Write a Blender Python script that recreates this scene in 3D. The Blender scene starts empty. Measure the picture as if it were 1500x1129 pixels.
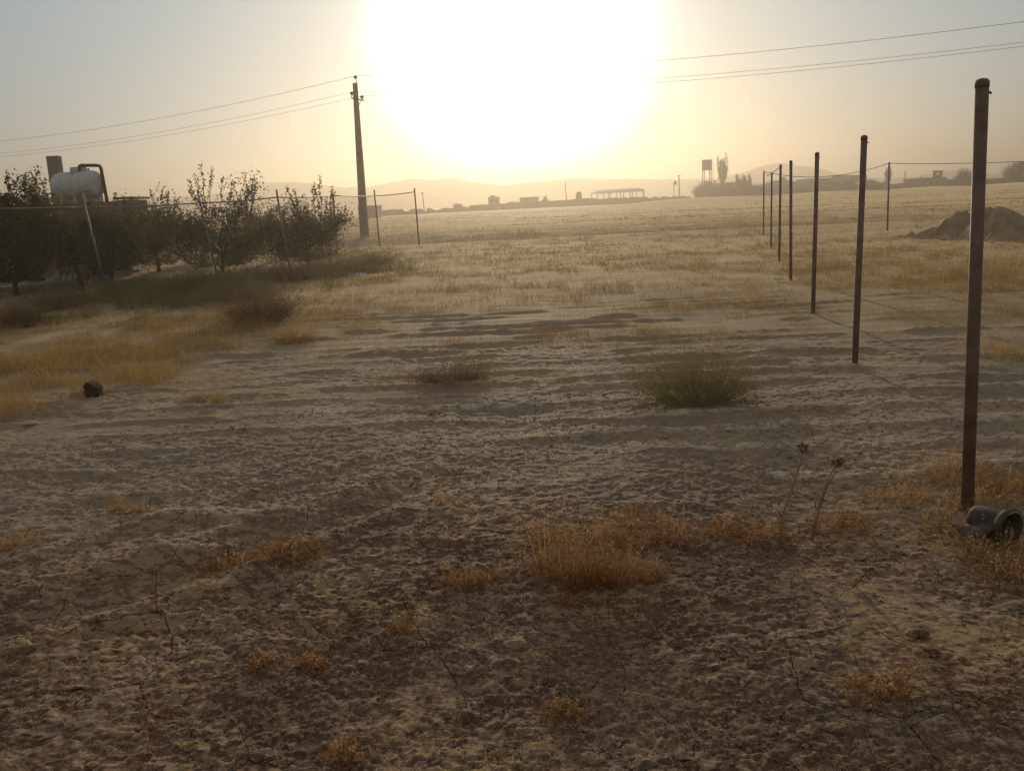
import bpy, math, random
import numpy as np

# ------------------------------------------------------------------ camera
SC = bpy.context.scene
COL = SC.collection
F = 1250.0; CX, CY = 750.0, 564.5           # pixels of the 1500 x 1129 photograph
PITCH, ROLL, EYE = math.radians(12.1), math.radians(2.7), 1.6
_a = math.pi / 2 - PITCH
RX = np.array([[1, 0, 0], [0, math.cos(_a), -math.sin(_a)], [0, math.sin(_a), math.cos(_a)]])
RZ = np.array([[math.cos(ROLL), math.sin(ROLL), 0], [-math.sin(ROLL), math.cos(ROLL), 0], [0, 0, 1]])
CAM = RX @ RZ
cd = bpy.data.cameras.new('camera'); cam = bpy.data.objects.new('camera', cd); COL.objects.link(cam)
cd.sensor_width = 36.0; cd.lens = 36.0 * F / 1500.0; cd.clip_start = 0.05; cd.clip_end = 6000
from mathutils import Matrix, Vector
m4 = Matrix([list(CAM[i]) + [0] for i in range(3)] + [[0, 0, 0, 1]]); m4.translation = Vector((0, 0, EYE))
cam.matrix_world = m4
SC.camera = cam

def ray(px, py):
    return CAM @ np.array([(px - CX) / F, (CY - py) / F, -1.0])

SUN_DIR = ray(753, 64); SUN_DIR = SUN_DIR / np.linalg.norm(SUN_DIR)
SUN_EL = math.asin(SUN_DIR[2]); SUN_AZ = math.atan2(SUN_DIR[0], SUN_DIR[1])

# ------------------------------------------------------------------ light
HAZE_DENS = 0.0023
HAZE_TINT = (0.61, 0.55, 0.46, 1)
HAZE_G = 0.68
SUN_STR = 2.8
SC.view_settings.view_transform = 'Standard'; SC.view_settings.look = 'None'
SC.view_settings.exposure = 0.0; SC.view_settings.gamma = 1.0
SC.view_settings.use_curve_mapping = False
SC.cycles.max_bounces = 6; SC.cycles.transparent_max_bounces = 8; SC.cycles.volume_bounces = 0
sl = bpy.data.lights.new('sun', 'SUN'); so = bpy.data.objects.new('sun', sl); COL.objects.link(so)
sl.energy = SUN_STR; sl.angle = math.radians(0.6); sl.color = (1.0, 0.82, 0.59)
so.rotation_euler = Vector(SUN_DIR.tolist()).to_track_quat('Z', 'Y').to_euler()

W = bpy.data.worlds.new('World'); SC.world = W; W.use_nodes = True
nt = W.node_tree; nt.nodes.clear(); N = nt.nodes.new; Lk = nt.links.new
out = N('ShaderNodeOutputWorld'); bg = N('ShaderNodeBackground'); bg2 = N('ShaderNodeBackground'); add = N('ShaderNodeAddShader')
sky = N('ShaderNodeTexSky'); sky.sky_type = 'NISHITA'; sky.sun_disc = False
sky.sun_elevation = SUN_EL; sky.sun_rotation = SUN_AZ; sky.dust_density = 1.0; sky.air_density = 1.0; sky.ozone_density = 1.0
Lk(sky.outputs[0], bg.inputs[0]); bg.inputs[1].default_value = 0.022
tc = N('ShaderNodeTexCoord'); nrm = N('ShaderNodeVectorMath'); nrm.operation = 'NORMALIZE'
Lk(tc.outputs['Generated'], nrm.inputs[0])
dot = N('ShaderNodeVectorMath'); dot.operation = 'DOT_PRODUCT'; dot.inputs[1].default_value = SUN_DIR.tolist()
Lk(nrm.outputs[0], dot.inputs[0])
ac = N('ShaderNodeMath'); ac.operation = 'ARCCOSINE'; Lk(dot.outputs['Value'], ac.inputs[0])
sc_ = N('ShaderNodeMath'); sc_.operation = 'DIVIDE'; sc_.inputs[1].default_value = math.pi; Lk(ac.outputs[0], sc_.inputs[0])
cr = N('ShaderNodeValToRGB'); Lk(sc_.outputs[0], cr.inputs[0])
# dusty aureole round the sun: angle in degrees -> radiance
AUR = [(0, (3.0, 3.0, 2.8)), (6.5, (2.0, 2.0, 1.9)), (8.3, (1.15, 1.2, 1.2)), (9.2, (0.50, 0.62, 0.70)), (10.2, (0.30, 0.42, 0.52)), (13, (0.22, 0.33, 0.41)),
       (20, (0.19, 0.29, 0.37)), (28, (0.20, 0.28, 0.35)), (50, (0.21, 0.22, 0.22)), (90, (0.25, 0.23, 0.195)), (180, (0.20, 0.18, 0.15))]
el = cr.color_ramp.elements
el[0].position = 0; el[0].color = AUR[0][1] + (1,)
el[1].position = 1; el[1].color = AUR[-1][1] + (1,)
for a_, c_ in AUR[1:-1]:
    e_ = el.new(a_ / 180.0); e_.color = c_ + (1,)
Lk(cr.outputs[0], bg2.inputs[0]); bg2.inputs[1].default_value = 1.0
Lk(bg.outputs[0], add.inputs[0]); Lk(bg2.outputs[0], add.inputs[1]); Lk(add.outputs[0], out.inputs[0])

# ------------------------------------------------------------------ noise
_rg = np.random.RandomState(7)
TB = _rg.rand(256, 256).astype(np.float32)
def vn(x, y, s=0):
    x = x + s * 17.31; y = y + s * 9.77
    fx = np.floor(x); fy = np.floor(y); ix = fx.astype(np.int64) & 255; iy = fy.astype(np.int64) & 255
    tx = (x - fx); ty = (y - fy); tx = tx * tx * (3 - 2 * tx); ty = ty * ty * (3 - 2 * ty)
    ix1 = (ix + 1) & 255; iy1 = (iy + 1) & 255
    a = TB[ix, iy]; b = TB[ix1, iy]; c = TB[ix, iy1]; d = TB[ix1, iy1]
    return (a + (b - a) * tx) * (1 - ty) + (c + (d - c) * tx) * ty       # 0..1
def sstep(a, b, x):
    t = np.clip((x - a) / (b - a), 0, 1); return t * t * (3 - 2 * t)
def rot(x, y, a):
    return x * math.cos(a) - y * math.sin(a), x * math.sin(a) + y * math.cos(a)

def gp0(px, py, z=0.0):
    d = ray(px, py); t = (z - EYE) / d[2]; return np.array([d[0] * t, d[1] * t, z])
def at(px, py, Y):
    d = ray(px, py); t = Y / d[1]; return np.array([d[0] * t, Y, EYE + d[2] * t])
def proj(x, y, z):
    c0 = CAM[0, 0] * x + CAM[1, 0] * y + CAM[2, 0] * (z - EYE)
    c1 = CAM[0, 1] * x + CAM[1, 1] * y + CAM[2, 1] * (z - EYE)
    c2 = CAM[0, 2] * x + CAM[1, 2] * y + CAM[2, 2] * (z - EYE)
    return CX + F * c0 / -c2, CY - F * c1 / -c2

class Ell:      # soft ground ellipse laid out from where it shows in the photograph
    def __init__(s, px, py, rx, ry, soft=0.5):
        c = gp0(px, py); a = gp0(px + rx, py) - c; b = gp0(px, max(py - ry, 300)) - c; b2 = gp0(px, py + ry) - c
        s.cx, s.cy = c[0] + (b[0] + b2[0]) * .25, c[1] + (b[1] + b2[1]) * .25
        s.rx = math.hypot(a[0], a[1]); s.ry = .5 * (math.hypot(b[0], b[1]) + math.hypot(b2[0], b2[1])); s.soft = soft
    def __call__(s, x, y):
        q = np.sqrt(((x - s.cx) / s.rx) ** 2 + ((y - s.cy) / s.ry) ** 2)
        q = q + (vn(x * 1.7, y * 1.7, 91) - .5) * .7
        return 1 - sstep(1 - s.soft, 1 + s.soft * .5, q)

# direction of the shallow plough furrows
_f0, _f1 = gp0(640, 584), gp0(960, 572)
FA = math.atan2(_f1[1] - _f0[1], _f1[0] - _f0[0])
DAMP = [Ell(210, 425, 330, 40, .8), Ell(60, 455, 190, 26, .8), Ell(520, 372, 120, 22, .8)]
SMOOTH = [Ell(1290, 900, 170, 75), Ell(640, 1010, 60, 30), Ell(1330, 960, 90, 50)]

def base_h(x, y):
    """large, slow relief that everything stands on"""
    r = np.hypot(x, y)
    h = (vn(x / 9, y / 5, 1) - .5) * .05 * sstep(6, 16, r)
    u, v = rot(x, y, -FA)
    h = h + (vn(u / 26, v / 4.2, 2) - .5) * .44 * sstep(16, 40, r) * (1 - .4 * sstep(90, 150, r))
    h = h + (vn(u / 60, v / 11, 3) - .5) * .5 * sstep(35, 70, r)
    # raised farm track on the right, far off
    lane = np.exp(-((y - 140 + x * .02) / 5.0) ** 2) * sstep(8, 30, x) * .95
    h = h * (1 - .7 * sstep(110, 135, r)) + lane
    h = h - .0 * r
    # the near left bank by the fence drops a little
    return h

def detail(x, y, s):
    """returns height and crest value; s = local grid spacing in metres"""
    def w(lam): return np.clip(lam / s / 2.2 - .9, 0, 1)
    r = np.hypot(x, y)
    h = np.zeros_like(x)
    u, v = rot(x, y, -FA)
    # furrows
    wob = (vn(u / 3.2, v / 2.2, 11) - .5) * .38 + (vn(u / .5, v / .5, 12) - .5) * .09
    per = .47
    ph = (v + wob) / per
    tri = np.abs((ph - np.floor(ph)) * 2 - 1)
    ridge = tri ** 2.8
    fm = sstep(3.5, 5.2, y + (vn(x / .6, y / .4, 28) - .5) * 1.6) * (1 - sstep(11, 17, y)) * (.45 + .75 * vn(u / 2.3, v / 1.2, 13)) * sstep(.12, .42, vn(u / 3.5, v / 1.6, 14))
    leftfade = sstep(-4.2, -1.0, x + y * .12)
    fm = fm * (.35 + .65 * leftfade) * (.35 + .85 * sstep(.3, .7, vn(u / .55, v / .3, 27)))
    h += ridge * .042 * fm * w(.3)
    crest = ridge * fm
    # wheel rut running up from the lower left
    a = gp0(180, 900); b = gp0(520, 775); dx, dy = (b - a)[:2]; L = math.hypot(dx, dy)
    dd = ((x - a[0]) * dy - (y - a[1]) * dx) / L + (vn(x / .8, y / .8, 15) - .5) * .12
    ts = ((x - a[0]) * dx + (y - a[1]) * dy) / L
    rm = (1 - sstep(L * .9, L * 2.0, ts)) * sstep(-3, -.5, ts)
    h += rm * (.035 * np.exp(-(dd / .10) ** 2) - .045 * np.exp(-((dd + .24) / .16) ** 2))
    for k in range(2):
        o_ = .55 + .45 * k
        h += rm * .02 * np.exp(-((dd + o_) / .07) ** 2)
    # lumps
    h += (vn(x / .9, y / .7, 16) - .5) * .035 * w(.9)
    h += (vn(x / .33, y / .27, 17) - .5) * .012 * w(.33)
    sm = np.zeros_like(x)
    for e in SMOOTH: sm = np.maximum(sm, e(x, y))
    rough = (1 - .8 * sm) * (.45 + .9 * vn(x / 1.1, y / .8, 18))
    h += (vn(x / .13, y / .11, 19) - .5) * .009 * rough * w(.13)
    # crust flakes: plateaus with ragged lips
    q = vn(x / .075, y / .06, 20) * .6 + vn(x / .034, y / .03, 21) * .4
    q2 = vn(x / .045, y / .04, 23) * .6 + vn(x / .02, y / .018, 24) * .4
    fl = sstep(.49, .54, q)
    h += fl * .006 * rough * w(.06)
    h += sstep(.5, .55, q2) * .006 * rough * w(.035)
    h += (vn(x / .022, y / .02, 22) - .5) * .010 * w(.022) * (.3 + .7 * rough)
    h += (vn(x / .011, y / .010, 25) - .5) * .006 * w(.011) * (.3 + .7 * rough)
    # long drying cracks
    crack = np.zeros_like(x)
    for e in DAMP: crack = np.maximum(crack, e(x, y))
    return h, crest, crack, fl * rough

def H(x, y):
    x = np.atleast_1d(np.asarray(x, float)); y = np.atleast_1d(np.asarray(y, float))
    s = np.full(x.shape, .02)
    return base_h(x, y) + detail(x, y, s)[0]
def h1(x, y): return float(H([x], [y])[0])
def gp(px, py):
    p = gp0(px, py)
    for _ in range(3): p = gp0(px, py, h1(p[0], p[1]))
    return p

# ------------------------------------------------------------------ mesh and naming helpers
def raw_mesh(name, V, faces, tint=None, smooth=False, extra=None):
    """V (n,3); faces: (m,k) array or list of such arrays"""
    if not isinstance(faces, list): faces = [faces]
    me = bpy.data.meshes.new(name)
    V = np.ascontiguousarray(V, np.float32)
    me.vertices.add(len(V)); me.vertices.foreach_set('co', V.ravel())
    li = np.concatenate([f.ravel() for f in faces]).astype(np.int32)
    cnt = np.concatenate([np.full(len(f), f.shape[1]) for f in faces]).astype(np.int32)
    st = np.concatenate([[0], np.cumsum(cnt)[:-1]]).astype(np.int32)
    me.loops.add(len(li)); me.loops.foreach_set('vertex_index', li)
    me.polygons.add(len(cnt)); me.polygons.foreach_set('loop_start', st)
    me.polygons.foreach_set('use_smooth', np.full(len(cnt), smooth, bool))
    if tint is not None: extra = dict(extra or {}, tint=tint)
    for k, a in (extra or {}).items():
        at_ = me.attributes.new(k, 'FLOAT', 'POINT'); at_.data.foreach_set('value', np.ascontiguousarray(a, np.float32))
    me.update(calc_edges=True)
    return me
class MB:
    def __init__(s): s.v = []; s.f = []
    def add(s, vs, fs):
        o = len(s.v); s.v += [tuple(map(float, p)) for p in vs]; s.f += [tuple(i + o for i in f) for f in fs]
    def box(s, c, d, rz=0.0, skew=(0, 0)):
        c_, s_ = math.cos(rz), math.sin(rz); vs = []
        for k in (-.5, .5):
            for (i, j) in ((-.5, -.5), (.5, -.5), (.5, .5), (-.5, .5)):
                x, y = i * d[0], j * d[1]
                vs.append((c[0] + x * c_ - y * s_ + skew[0] * (k + .5), c[1] + x * s_ + y * c_ + skew[1] * (k + .5), c[2] + k * d[2]))
        s.add(vs, [(3, 2, 1, 0), (4, 5, 6, 7), (0, 1, 5, 4), (1, 2, 6, 5), (2, 3, 7, 6), (3, 0, 4, 7)])
    def tube(s, pts, rad, n=8, caps=True, open_end=False):
        pts = [np.array(p, float) for p in pts]
        if not hasattr(rad, '__len__'): rad = [rad] * len(pts)
        vs = []; up = None
        for i, p in enumerate(pts):
            t = (pts[min(i + 1, len(pts) - 1)] - pts[max(i - 1, 0)]); t = t / (np.linalg.norm(t) + 1e-9)
            if up is None: up = np.array([0, 0, 1.]) if abs(t[2]) < .9 else np.array([1., 0, 0])
            a = np.cross(up, t); a /= (np.linalg.norm(a) + 1e-9); b = np.cross(t, a); up = b
            for k in range(n):
                q = 2 * math.pi * k / n; vs.append(p + (a * math.cos(q) + b * math.sin(q)) * rad[i])
        fs = []
        for i in range(len(pts) - 1):
            for k in range(n): fs.append((i * n + k, i * n + (k + 1) % n, (i + 1) * n + (k + 1) % n, (i + 1) * n + k))
        if caps: fs.append(tuple(range(n - 1, -1, -1))); fs.append(tuple((len(pts) - 1) * n + k for k in range(n)))
        s.add(vs, fs)
    def build(s, name, m, parent=None, smooth=False):
        me = bpy.data.meshes.new(name); me.from_pydata(s.v, [], s.f)
        if smooth: me.polygons.foreach_set('use_smooth', [True] * len(me.polygons))
        me.update(); return link(name, me, m, parent, smooth)
def link(name, me, m, parent=None, smooth=False):
    o = bpy.data.objects.new(name, me)
    if m: me.materials.append(m)
    COL.objects.link(o)
    if parent is not None:
        o.parent = parent; o.matrix_parent_inverse = Matrix.Translation(-parent.location)
    return o
def tag(o, label=None, cat=None, group=None, kind=None):
    if label: o['label'] = label
    if cat: o['category'] = cat
    if group: o['group'] = group
    if kind: o['kind'] = kind
    return o
def empty(name, loc, label, cat, group=None):
    o = bpy.data.objects.new(name, None); o.empty_display_size = .2; o.location = [float(q) for q in loc]; COL.objects.link(o)
    return tag(o, label, cat, group)

# ------------------------------------------------------------------ materials
def mat(name, c1, c2=None, scale=4.0, rough=.9, bump=0.0, bscale=30.0, transl=0.0, attr=False, ramp=None, metallic=0.0, spec=.2, stretch=None, tcol=None):
    m = bpy.data.materials.new(name); m.use_nodes = True; t = m.node_tree; n = t.nodes; l = t.links
    b = n['Principled BSDF']; b.inputs['Roughness'].default_value = rough; b.inputs['Metallic'].default_value = metallic
    b.inputs['Specular IOR Level'].default_value = spec
    tcn = n.new('ShaderNodeTexCoord'); vec = tcn.outputs['Object']
    if stretch:
        mp = n.new('ShaderNodeMapping'); mp.inputs['Scale'].default_value = stretch; l.new(vec, mp.inputs[0]); vec = mp.outputs[0]
    cn = n.new('ShaderNodeValToRGB'); e = cn.color_ramp.elements
    cols = ramp or [c1, c2 or c1]
    e[0].position = 0.0 if attr else .3; e[0].color = tuple(cols[0]) + (1,); e[1].position = 1.0 if attr else .7; e[1].color = tuple(cols[-1]) + (1,)
    for i, c in enumerate(cols[1:-1]):
        p = (i + 1) / (len(cols) - 1); q = e.new(p if attr else .3 + .4 * p); q.color = tuple(c) + (1,)
    if attr:
        an = n.new('ShaderNodeAttribute'); an.attribute_name = 'tint'; l.new(an.outputs['Fac'], cn.inputs[0])
    else:
        nn = n.new('ShaderNodeTexNoise'); nn.inputs['Scale'].default_value = scale; nn.inputs['Detail'].default_value = 6
        l.new(vec, nn.inputs['Vector']); l.new(nn.outputs['Fac'], cn.inputs[0])
    l.new(cn.outputs[0], b.inputs['Base Color'])
    if bump:
        bn = n.new('ShaderNodeTexNoise'); bn.inputs['Scale'].default_value = bscale; bn.inputs['Detail'].default_value = 5
        l.new(vec, bn.inputs['Vector']); bp = n.new('ShaderNodeBump'); bp.inputs['Strength'].default_value = 1.0; bp.inputs['Distance'].default_value = bump
        l.new(bn.outputs['Fac'], bp.inputs['Height']); l.new(bp.outputs[0], b.inputs['Normal'])
    if transl:
        tr = n.new('ShaderNodeBsdfTranslucent'); mx = n.new('ShaderNodeMixShader'); mx.inputs[0].default_value = transl
        if tcol:
            mm = n.new('ShaderNodeMix'); mm.data_type = 'RGBA'; mm.blend_type = 'MULTIPLY'; mm.inputs['Factor'].default_value = 1
            l.new(cn.outputs[0], mm.inputs['A']); mm.inputs['B'].default_value = tuple(tcol) + (1,); l.new(mm.outputs['Result'], tr.inputs[0])
        else: l.new(cn.outputs[0], tr.inputs[0])
        o = n['Material Output']; l.new(b.outputs[0], mx.inputs[1]); l.new(tr.outputs[0], mx.inputs[2]); l.new(mx.outputs[0], o.inputs[0])
    return m

def ground_mat():
    m = bpy.data.materials.new('dry_cracked_soil'); m.use_nodes = True; t = m.node_tree; n = t.nodes; l = t.links
    b = n['Principled BSDF']; b.inputs['Roughness'].default_value = .85; b.inputs['Specular IOR Level'].default_value = .2
    tcn = n.new('ShaderNodeTexCoord'); vec = tcn.outputs['Object']
    def noise(s, d=5, r=.55, v=None):
        q = n.new('ShaderNodeTexNoise'); q.inputs['Scale'].default_value = s; q.inputs['Detail'].default_value = d; q.inputs['Roughness'].default_value = r
        l.new(v or vec, q.inputs['Vector']); return q.outputs['Fac']
    def mr(x, a, b_, c=0., d=1.):
        q = n.new('ShaderNodeMapRange'); q.interpolation_type = 'SMOOTHSTEP'
        q.inputs[1].default_value = a; q.inputs[2].default_value = b_; q.inputs[3].default_value = c; q.inputs[4].default_value = d
        l.new(x, q.inputs[0]); return q.outputs[0]
    def mix(f, a, b_):
        q = n.new('ShaderNodeMix'); q.data_type = 'RGBA'
        l.new(f, q.inputs['Factor'])
        for s_, v_ in (('A', a), ('B', b_)):
            if isinstance(v_, tuple): q.inputs[s_].default_value = v_ + (1,)
            else: l.new(v_, q.inputs[s_])
        return q.outputs['Result']
    def att(k):
        q = n.new('ShaderNodeAttribute'); q.attribute_name = k; return q.outputs['Fac']
    def mth(op, a, b_):
        q = n.new('ShaderNodeMath'); q.operation = op
        for i, v_ in enumerate((a, b_)):
            if isinstance(v_, (int, float)): q.inputs[i].default_value = v_
            else: l.new(v_, q.inputs[i])
        return q.outputs[0]
    # earth: brown with grey damp patches and ochre dry crust
    mq = n.new('ShaderNodeMapping'); mq.inputs['Scale'].default_value = (.75, 1.25, 1); l.new(vec, mq.inputs[0]); vq = mq.outputs[0]
    c = mix(mr(noise(2.2, 6, .6), .40, .60), (.150, .084, .052), (.230, .142, .088))
    c = mix(mr(noise(1.3, 4), .53, .64, 0, .8), c, (.185, .150, .115))          # grey fine silt
    c = mix(mr(noise(70, 5, .8), .50, .60, 0, .8), c, (.085, .043, .026))        # dark organic crumbs
    c = mix(mth('MULTIPLY', mr(noise(0.9, 4), .48, .62), mr(noise(45, 5, .75), .44, .54, 0, .85)), c, (.20, .075, .030))   # rusty plant crumbs
    big = mr(noise(.8, 4), .38, .60, -.08, .035)
    tan = mr(mth('ADD', noise(15, 9, .74, vq), big), .495, .525)
    c = mix(mth('MULTIPLY', tan, .92), c, mix(mr(noise(1.7, 3), .44, .58), (.41, .285, .185), (.44, .305, .15)))     # pale dry crust with ragged edges
    c = mix(mth('MULTIPLY', mr(noise(46, 6, .8), .54, .58), .7), c, (.43, .31, .20))
    c = mix(mr(noise(120, 5, .8), .56, .62, 0, .75), c, (.085, .05, .032))
    c = mix(mth('MULTIPLY', mr(att('crest'), .38, .70), mr(noise(11, 7, .8, vq), .47, .53)), c, (.80, .70, .55))          # pale dry furrow tops
    c = mix(mth('MULTIPLY', mr(att('dist'), 3.4, 5.8, 0, .65), mr(noise(9, 6, .75), .30, .60, .5, 1)), c, (.40, .325, .235))      # glare over the furrowed strip painted into the soil colour, paler with distance
    mp = n.new('ShaderNodeMapping'); mp.inputs['Scale'].default_value = (.6, 5.0, 1); l.new(vec, mp.inputs[0])
    far = mr(mth('ADD', att('dist'), mth('MULTIPLY', noise(.5, 5, .6), 12)), 12, 25)
    f2 = mix(mr(noise(1.0, 6, .75, mp.outputs[0]), .42, .60), (.17, .125, .06), (.34, .25, .12))
    f2 = mix(mr(noise(7.0, 5, .8), .50, .66, 0, .6), f2, (.17, .115, .06))
    c = mix(far, c, f2)
    c = mix(mth('MULTIPLY', mr(noise(.23, 5, .68, mp.outputs[0]), .46, .54, 0, .8), far), c, (.15, .115, .058))      # browner bands across the field
    c = mix(mr(att('damp'), .1, .8, 0, .9), c, mix(mr(noise(5, 6, .75), .4, .6), (.10, .075, .042), (.20, .15, .085)))   # dark trodden ground by the fence
    # drying cracks
    dn_ = n.new('ShaderNodeTexNoise'); dn_.inputs['Scale'].default_value = 5; dn_.inputs['Detail'].default_value = 3; dn_.inputs['Roughness'].default_value = .65; l.new(vec, dn_.inputs['Vector'])
    vm = n.new('ShaderNodeVectorMath'); vm.operation = 'SCALE'; vm.inputs['Scale'].default_value = .06; l.new(dn_.outputs['Color'], vm.inputs[0])
    va = n.new('ShaderNodeVectorMath'); va.operation = 'ADD'; l.new(vec, va.inputs[0]); l.new(vm.outputs[0], va.inputs[1])
    vz = n.new('ShaderNodeVectorMath'); vz.operation = 'MULTIPLY'; vz.inputs[1].default_value = (1, 1, 0); l.new(va.outputs[0], vz.inputs[0])
    cks = []
    for sc_k, w_k, nz, t0 in ((2.4, .0055, 1.3, .48), (6.0, .009, 1.9, .50)):
        vk = n.new('ShaderNodeTexVoronoi'); vk.voronoi_dimensions = '2D'; vk.feature = 'DISTANCE_TO_EDGE'; vk.inputs['Scale'].default_value = sc_k; l.new(vz.outputs[0], vk.inputs['Vector'])
        cks.append(mth('MULTIPLY', mr(vk.outputs['Distance'], w_k * .35, w_k, 1, 0), mr(noise(nz, 3), t0 - .05, t0 + .03)))
    ck = mth('MULTIPLY', mth('MAXIMUM', cks[0], cks[1]), mr(att('dist'), 4.5, 7.5, 1, 0))
    c = mix(ck, c, (.035, .024, .017))
    l.new(c, b.inputs['Base Color'])
    l.new(mth('MULTIPLY', far, .6), b.inputs['Sheen Weight']); b.inputs['Sheen Roughness'].default_value = .5; b.inputs['Sheen Tint'].default_value = (1, .78, .5, 1)
    h = mth('ADD', mth('MULTIPLY', noise(55, 6, .7), .010), mth('MULTIPLY', noise(240, 4, .7), .0035))
    vo = n.new('ShaderNodeTexVoronoi'); vo.inputs['Scale'].default_value = 38; l.new(vec, vo.inputs['Vector'])
    h = mth('ADD', h, mth('MULTIPLY', vo.outputs['Distance'], -.004))
    h = mth('ADD', h, mth('MULTIPLY', ck, -.012))
    bp = n.new('ShaderNodeBump'); bp.inputs['Strength'].default_value = .9; bp.inputs['Distance'].default_value = 1.0
    l.new(h, bp.inputs['Height']); l.new(bp.outputs[0], b.inputs['Normal'])
    return m

M = {
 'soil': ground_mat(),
 'post': mat('red_oxide_paint', (.12, .078, .06), (.21, .155, .12), 9, .65, .0015, 60, spec=.3),
 'steel': mat('grey_weathered_steel', (.13, .125, .115), (.21, .20, .18), 12, .55, .001, 50, metallic=.3),
 'wire': mat('galvanised_wire', (.16, .155, .145), (.22, .21, .19), 12, .6, metallic=.2),
 'cable': mat('dark_cable', (.03, .028, .026), (.05, .045, .04), 8, .7),
 'concrete': mat('pole_concrete', (.22, .20, .17), (.33, .30, .26), 5, .9, .004, 40),
 'pale_concrete': mat('pale_concrete', (.42, .37, .29), (.55, .49, .39), 7, .9, .006, 30),
 'porcelain': mat('brown_porcelain', (.09, .05, .03), (.12, .07, .05), 6, .3, spec=.5),
 'bark': mat('bark', (.06, .045, .03), (.11, .085, .06), 18, .95, .006, 50),
 'leaf': mat('orchard_leaf', None, None, rough=.65, transl=.38, attr=True, ramp=[(.06, .065, .022), (.10, .10, .035), (.14, .13, .045), (.38, .34, .18)]),
 'far_leaf': mat('far_leaf', None, None, rough=.7, transl=.3, attr=True, ramp=[(.04, .042, .018), (.065, .065, .028), (.09, .085, .036)]),
 'grass': mat('golden_grass', None, None, rough=.7, transl=.5, attr=True, ramp=[(.20, .12, .045), (.34, .22, .08), (.46, .31, .12), (.38, .31, .12)]),
 'stubble': mat('field_stubble', None, None, rough=.7, transl=.55, attr=True, ramp=[(.19, .11, .045), (.31, .20, .075), (.40, .28, .11), (.25, .225, .08)]),
 'weed': mat('rusty_weed', None, None, rough=.7, transl=.45, attr=True, ramp=[(.20, .085, .03), (.34, .17, .06), (.48, .29, .11), (.55, .42, .24)]),
 'green': mat('grey_green_weed', None, None, rough=.75, transl=.35, attr=True, ramp=[(.15, .13, .045), (.25, .21, .08), (.36, .30, .12)]),
 'olive': mat('olive_weed', None, None, rough=.75, transl=.4, attr=True, ramp=[(.10, .095, .035), (.17, .155, .055), (.26, .22, .09)]),
 'brownbush': mat('brown_bush', None, None, rough=.75, transl=.35, attr=True, ramp=[(.13, .09, .05), (.21, .145, .08), (.32, .22, .12)]),
 'litter': mat('plant_litter', None, None, rough=.85, attr=True, ramp=[(.05, .03, .018), (.12, .07, .035), (.25, .18, .11), (.38, .31, .21)]),
 'clod': mat('soil_clods', None, None, rough=.95, attr=True, ramp=[(.11, .075, .045), (.21, .15, .095), (.36, .27, .17)], bump=.004, bscale=90),
 'mound': mat('mound_earth', (.24, .18, .115), (.40, .30, .20), 3, .95, .03, 14),
 'tank': mat('grey_white_plastic', (.50, .55, .62), (.58, .63, .69), 2, .45, spec=.4),
 'tank_cap': mat('light_plastic_lid', (.50, .52, .54), (.56, .57, .58), 3, .5),
 'rustpipe': mat('brown_pipe', (.10, .055, .035), (.15, .085, .055), 10, .7, .001, 40),
 'mud': mat('mud_plaster', (.20, .145, .095), (.28, .21, .14), .9, .95, .02, 6),
 'mud_dark': mat('old_mud_brick', (.15, .11, .075), (.22, .165, .11), .8, .95, .03, 5),
 'roofmetal': mat('pale_sheet_roof', (.36, .37, .38), (.46, .46, .46), 2, .5, .01, 8, spec=.4),
 'roofdark': mat('dark_sheet_roof', (.13, .11, .09), (.18, .155, .13), 2, .7, .01, 8),
 'grey_render': mat('grey_render', (.17, .165, .155), (.23, .22, .20), 3, .9, .01, 20),
 'dark': mat('dark_opening', (.02, .018, .015), (.03, .026, .022), 4, .9),
 'hill': mat('bare_hills', (.16, .13, .10), (.22, .18, .14), .02, 1.0),
 'rubber': mat('black_rubber', (.035, .033, .030), (.11, .095, .075), 14, .8, .002, 60, spec=.4),
 'rim': mat('dull_grey_rim', (.20, .19, .18), (.30, .28, .25), 20, .4, .001, 50, spec=.5),
 'inner': mat('dusty_lining', (.10, .07, .05), (.17, .125, .09), 25, .8, .003, 60),
 'white': mat('white_plastic', (.72, .72, .70), (.80, .80, .78), 5, .5, transl=.3),
 'stone': mat('pale_stone', (.42, .38, .32), (.55, .50, .43), 9, .8, .004, 40),
 'stump': mat('charred_wood', (.035, .022, .018), (.065, .04, .032), 14, .9, .006, 40, stretch=(1, 1, .2)),
 'panel': mat('grey_blue_sheet', (.17, .18, .20), (.24, .25, .27), 3, .7, .003, 12),
 'sack': mat('pale_sack', (.30, .28, .24), (.40, .37, .32), 8, .9, .01, 20),
 'stalk': mat('thistle_stalk', (.28, .20, .12), (.40, .30, .18), 20, .85, .002, 60),
}
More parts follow.
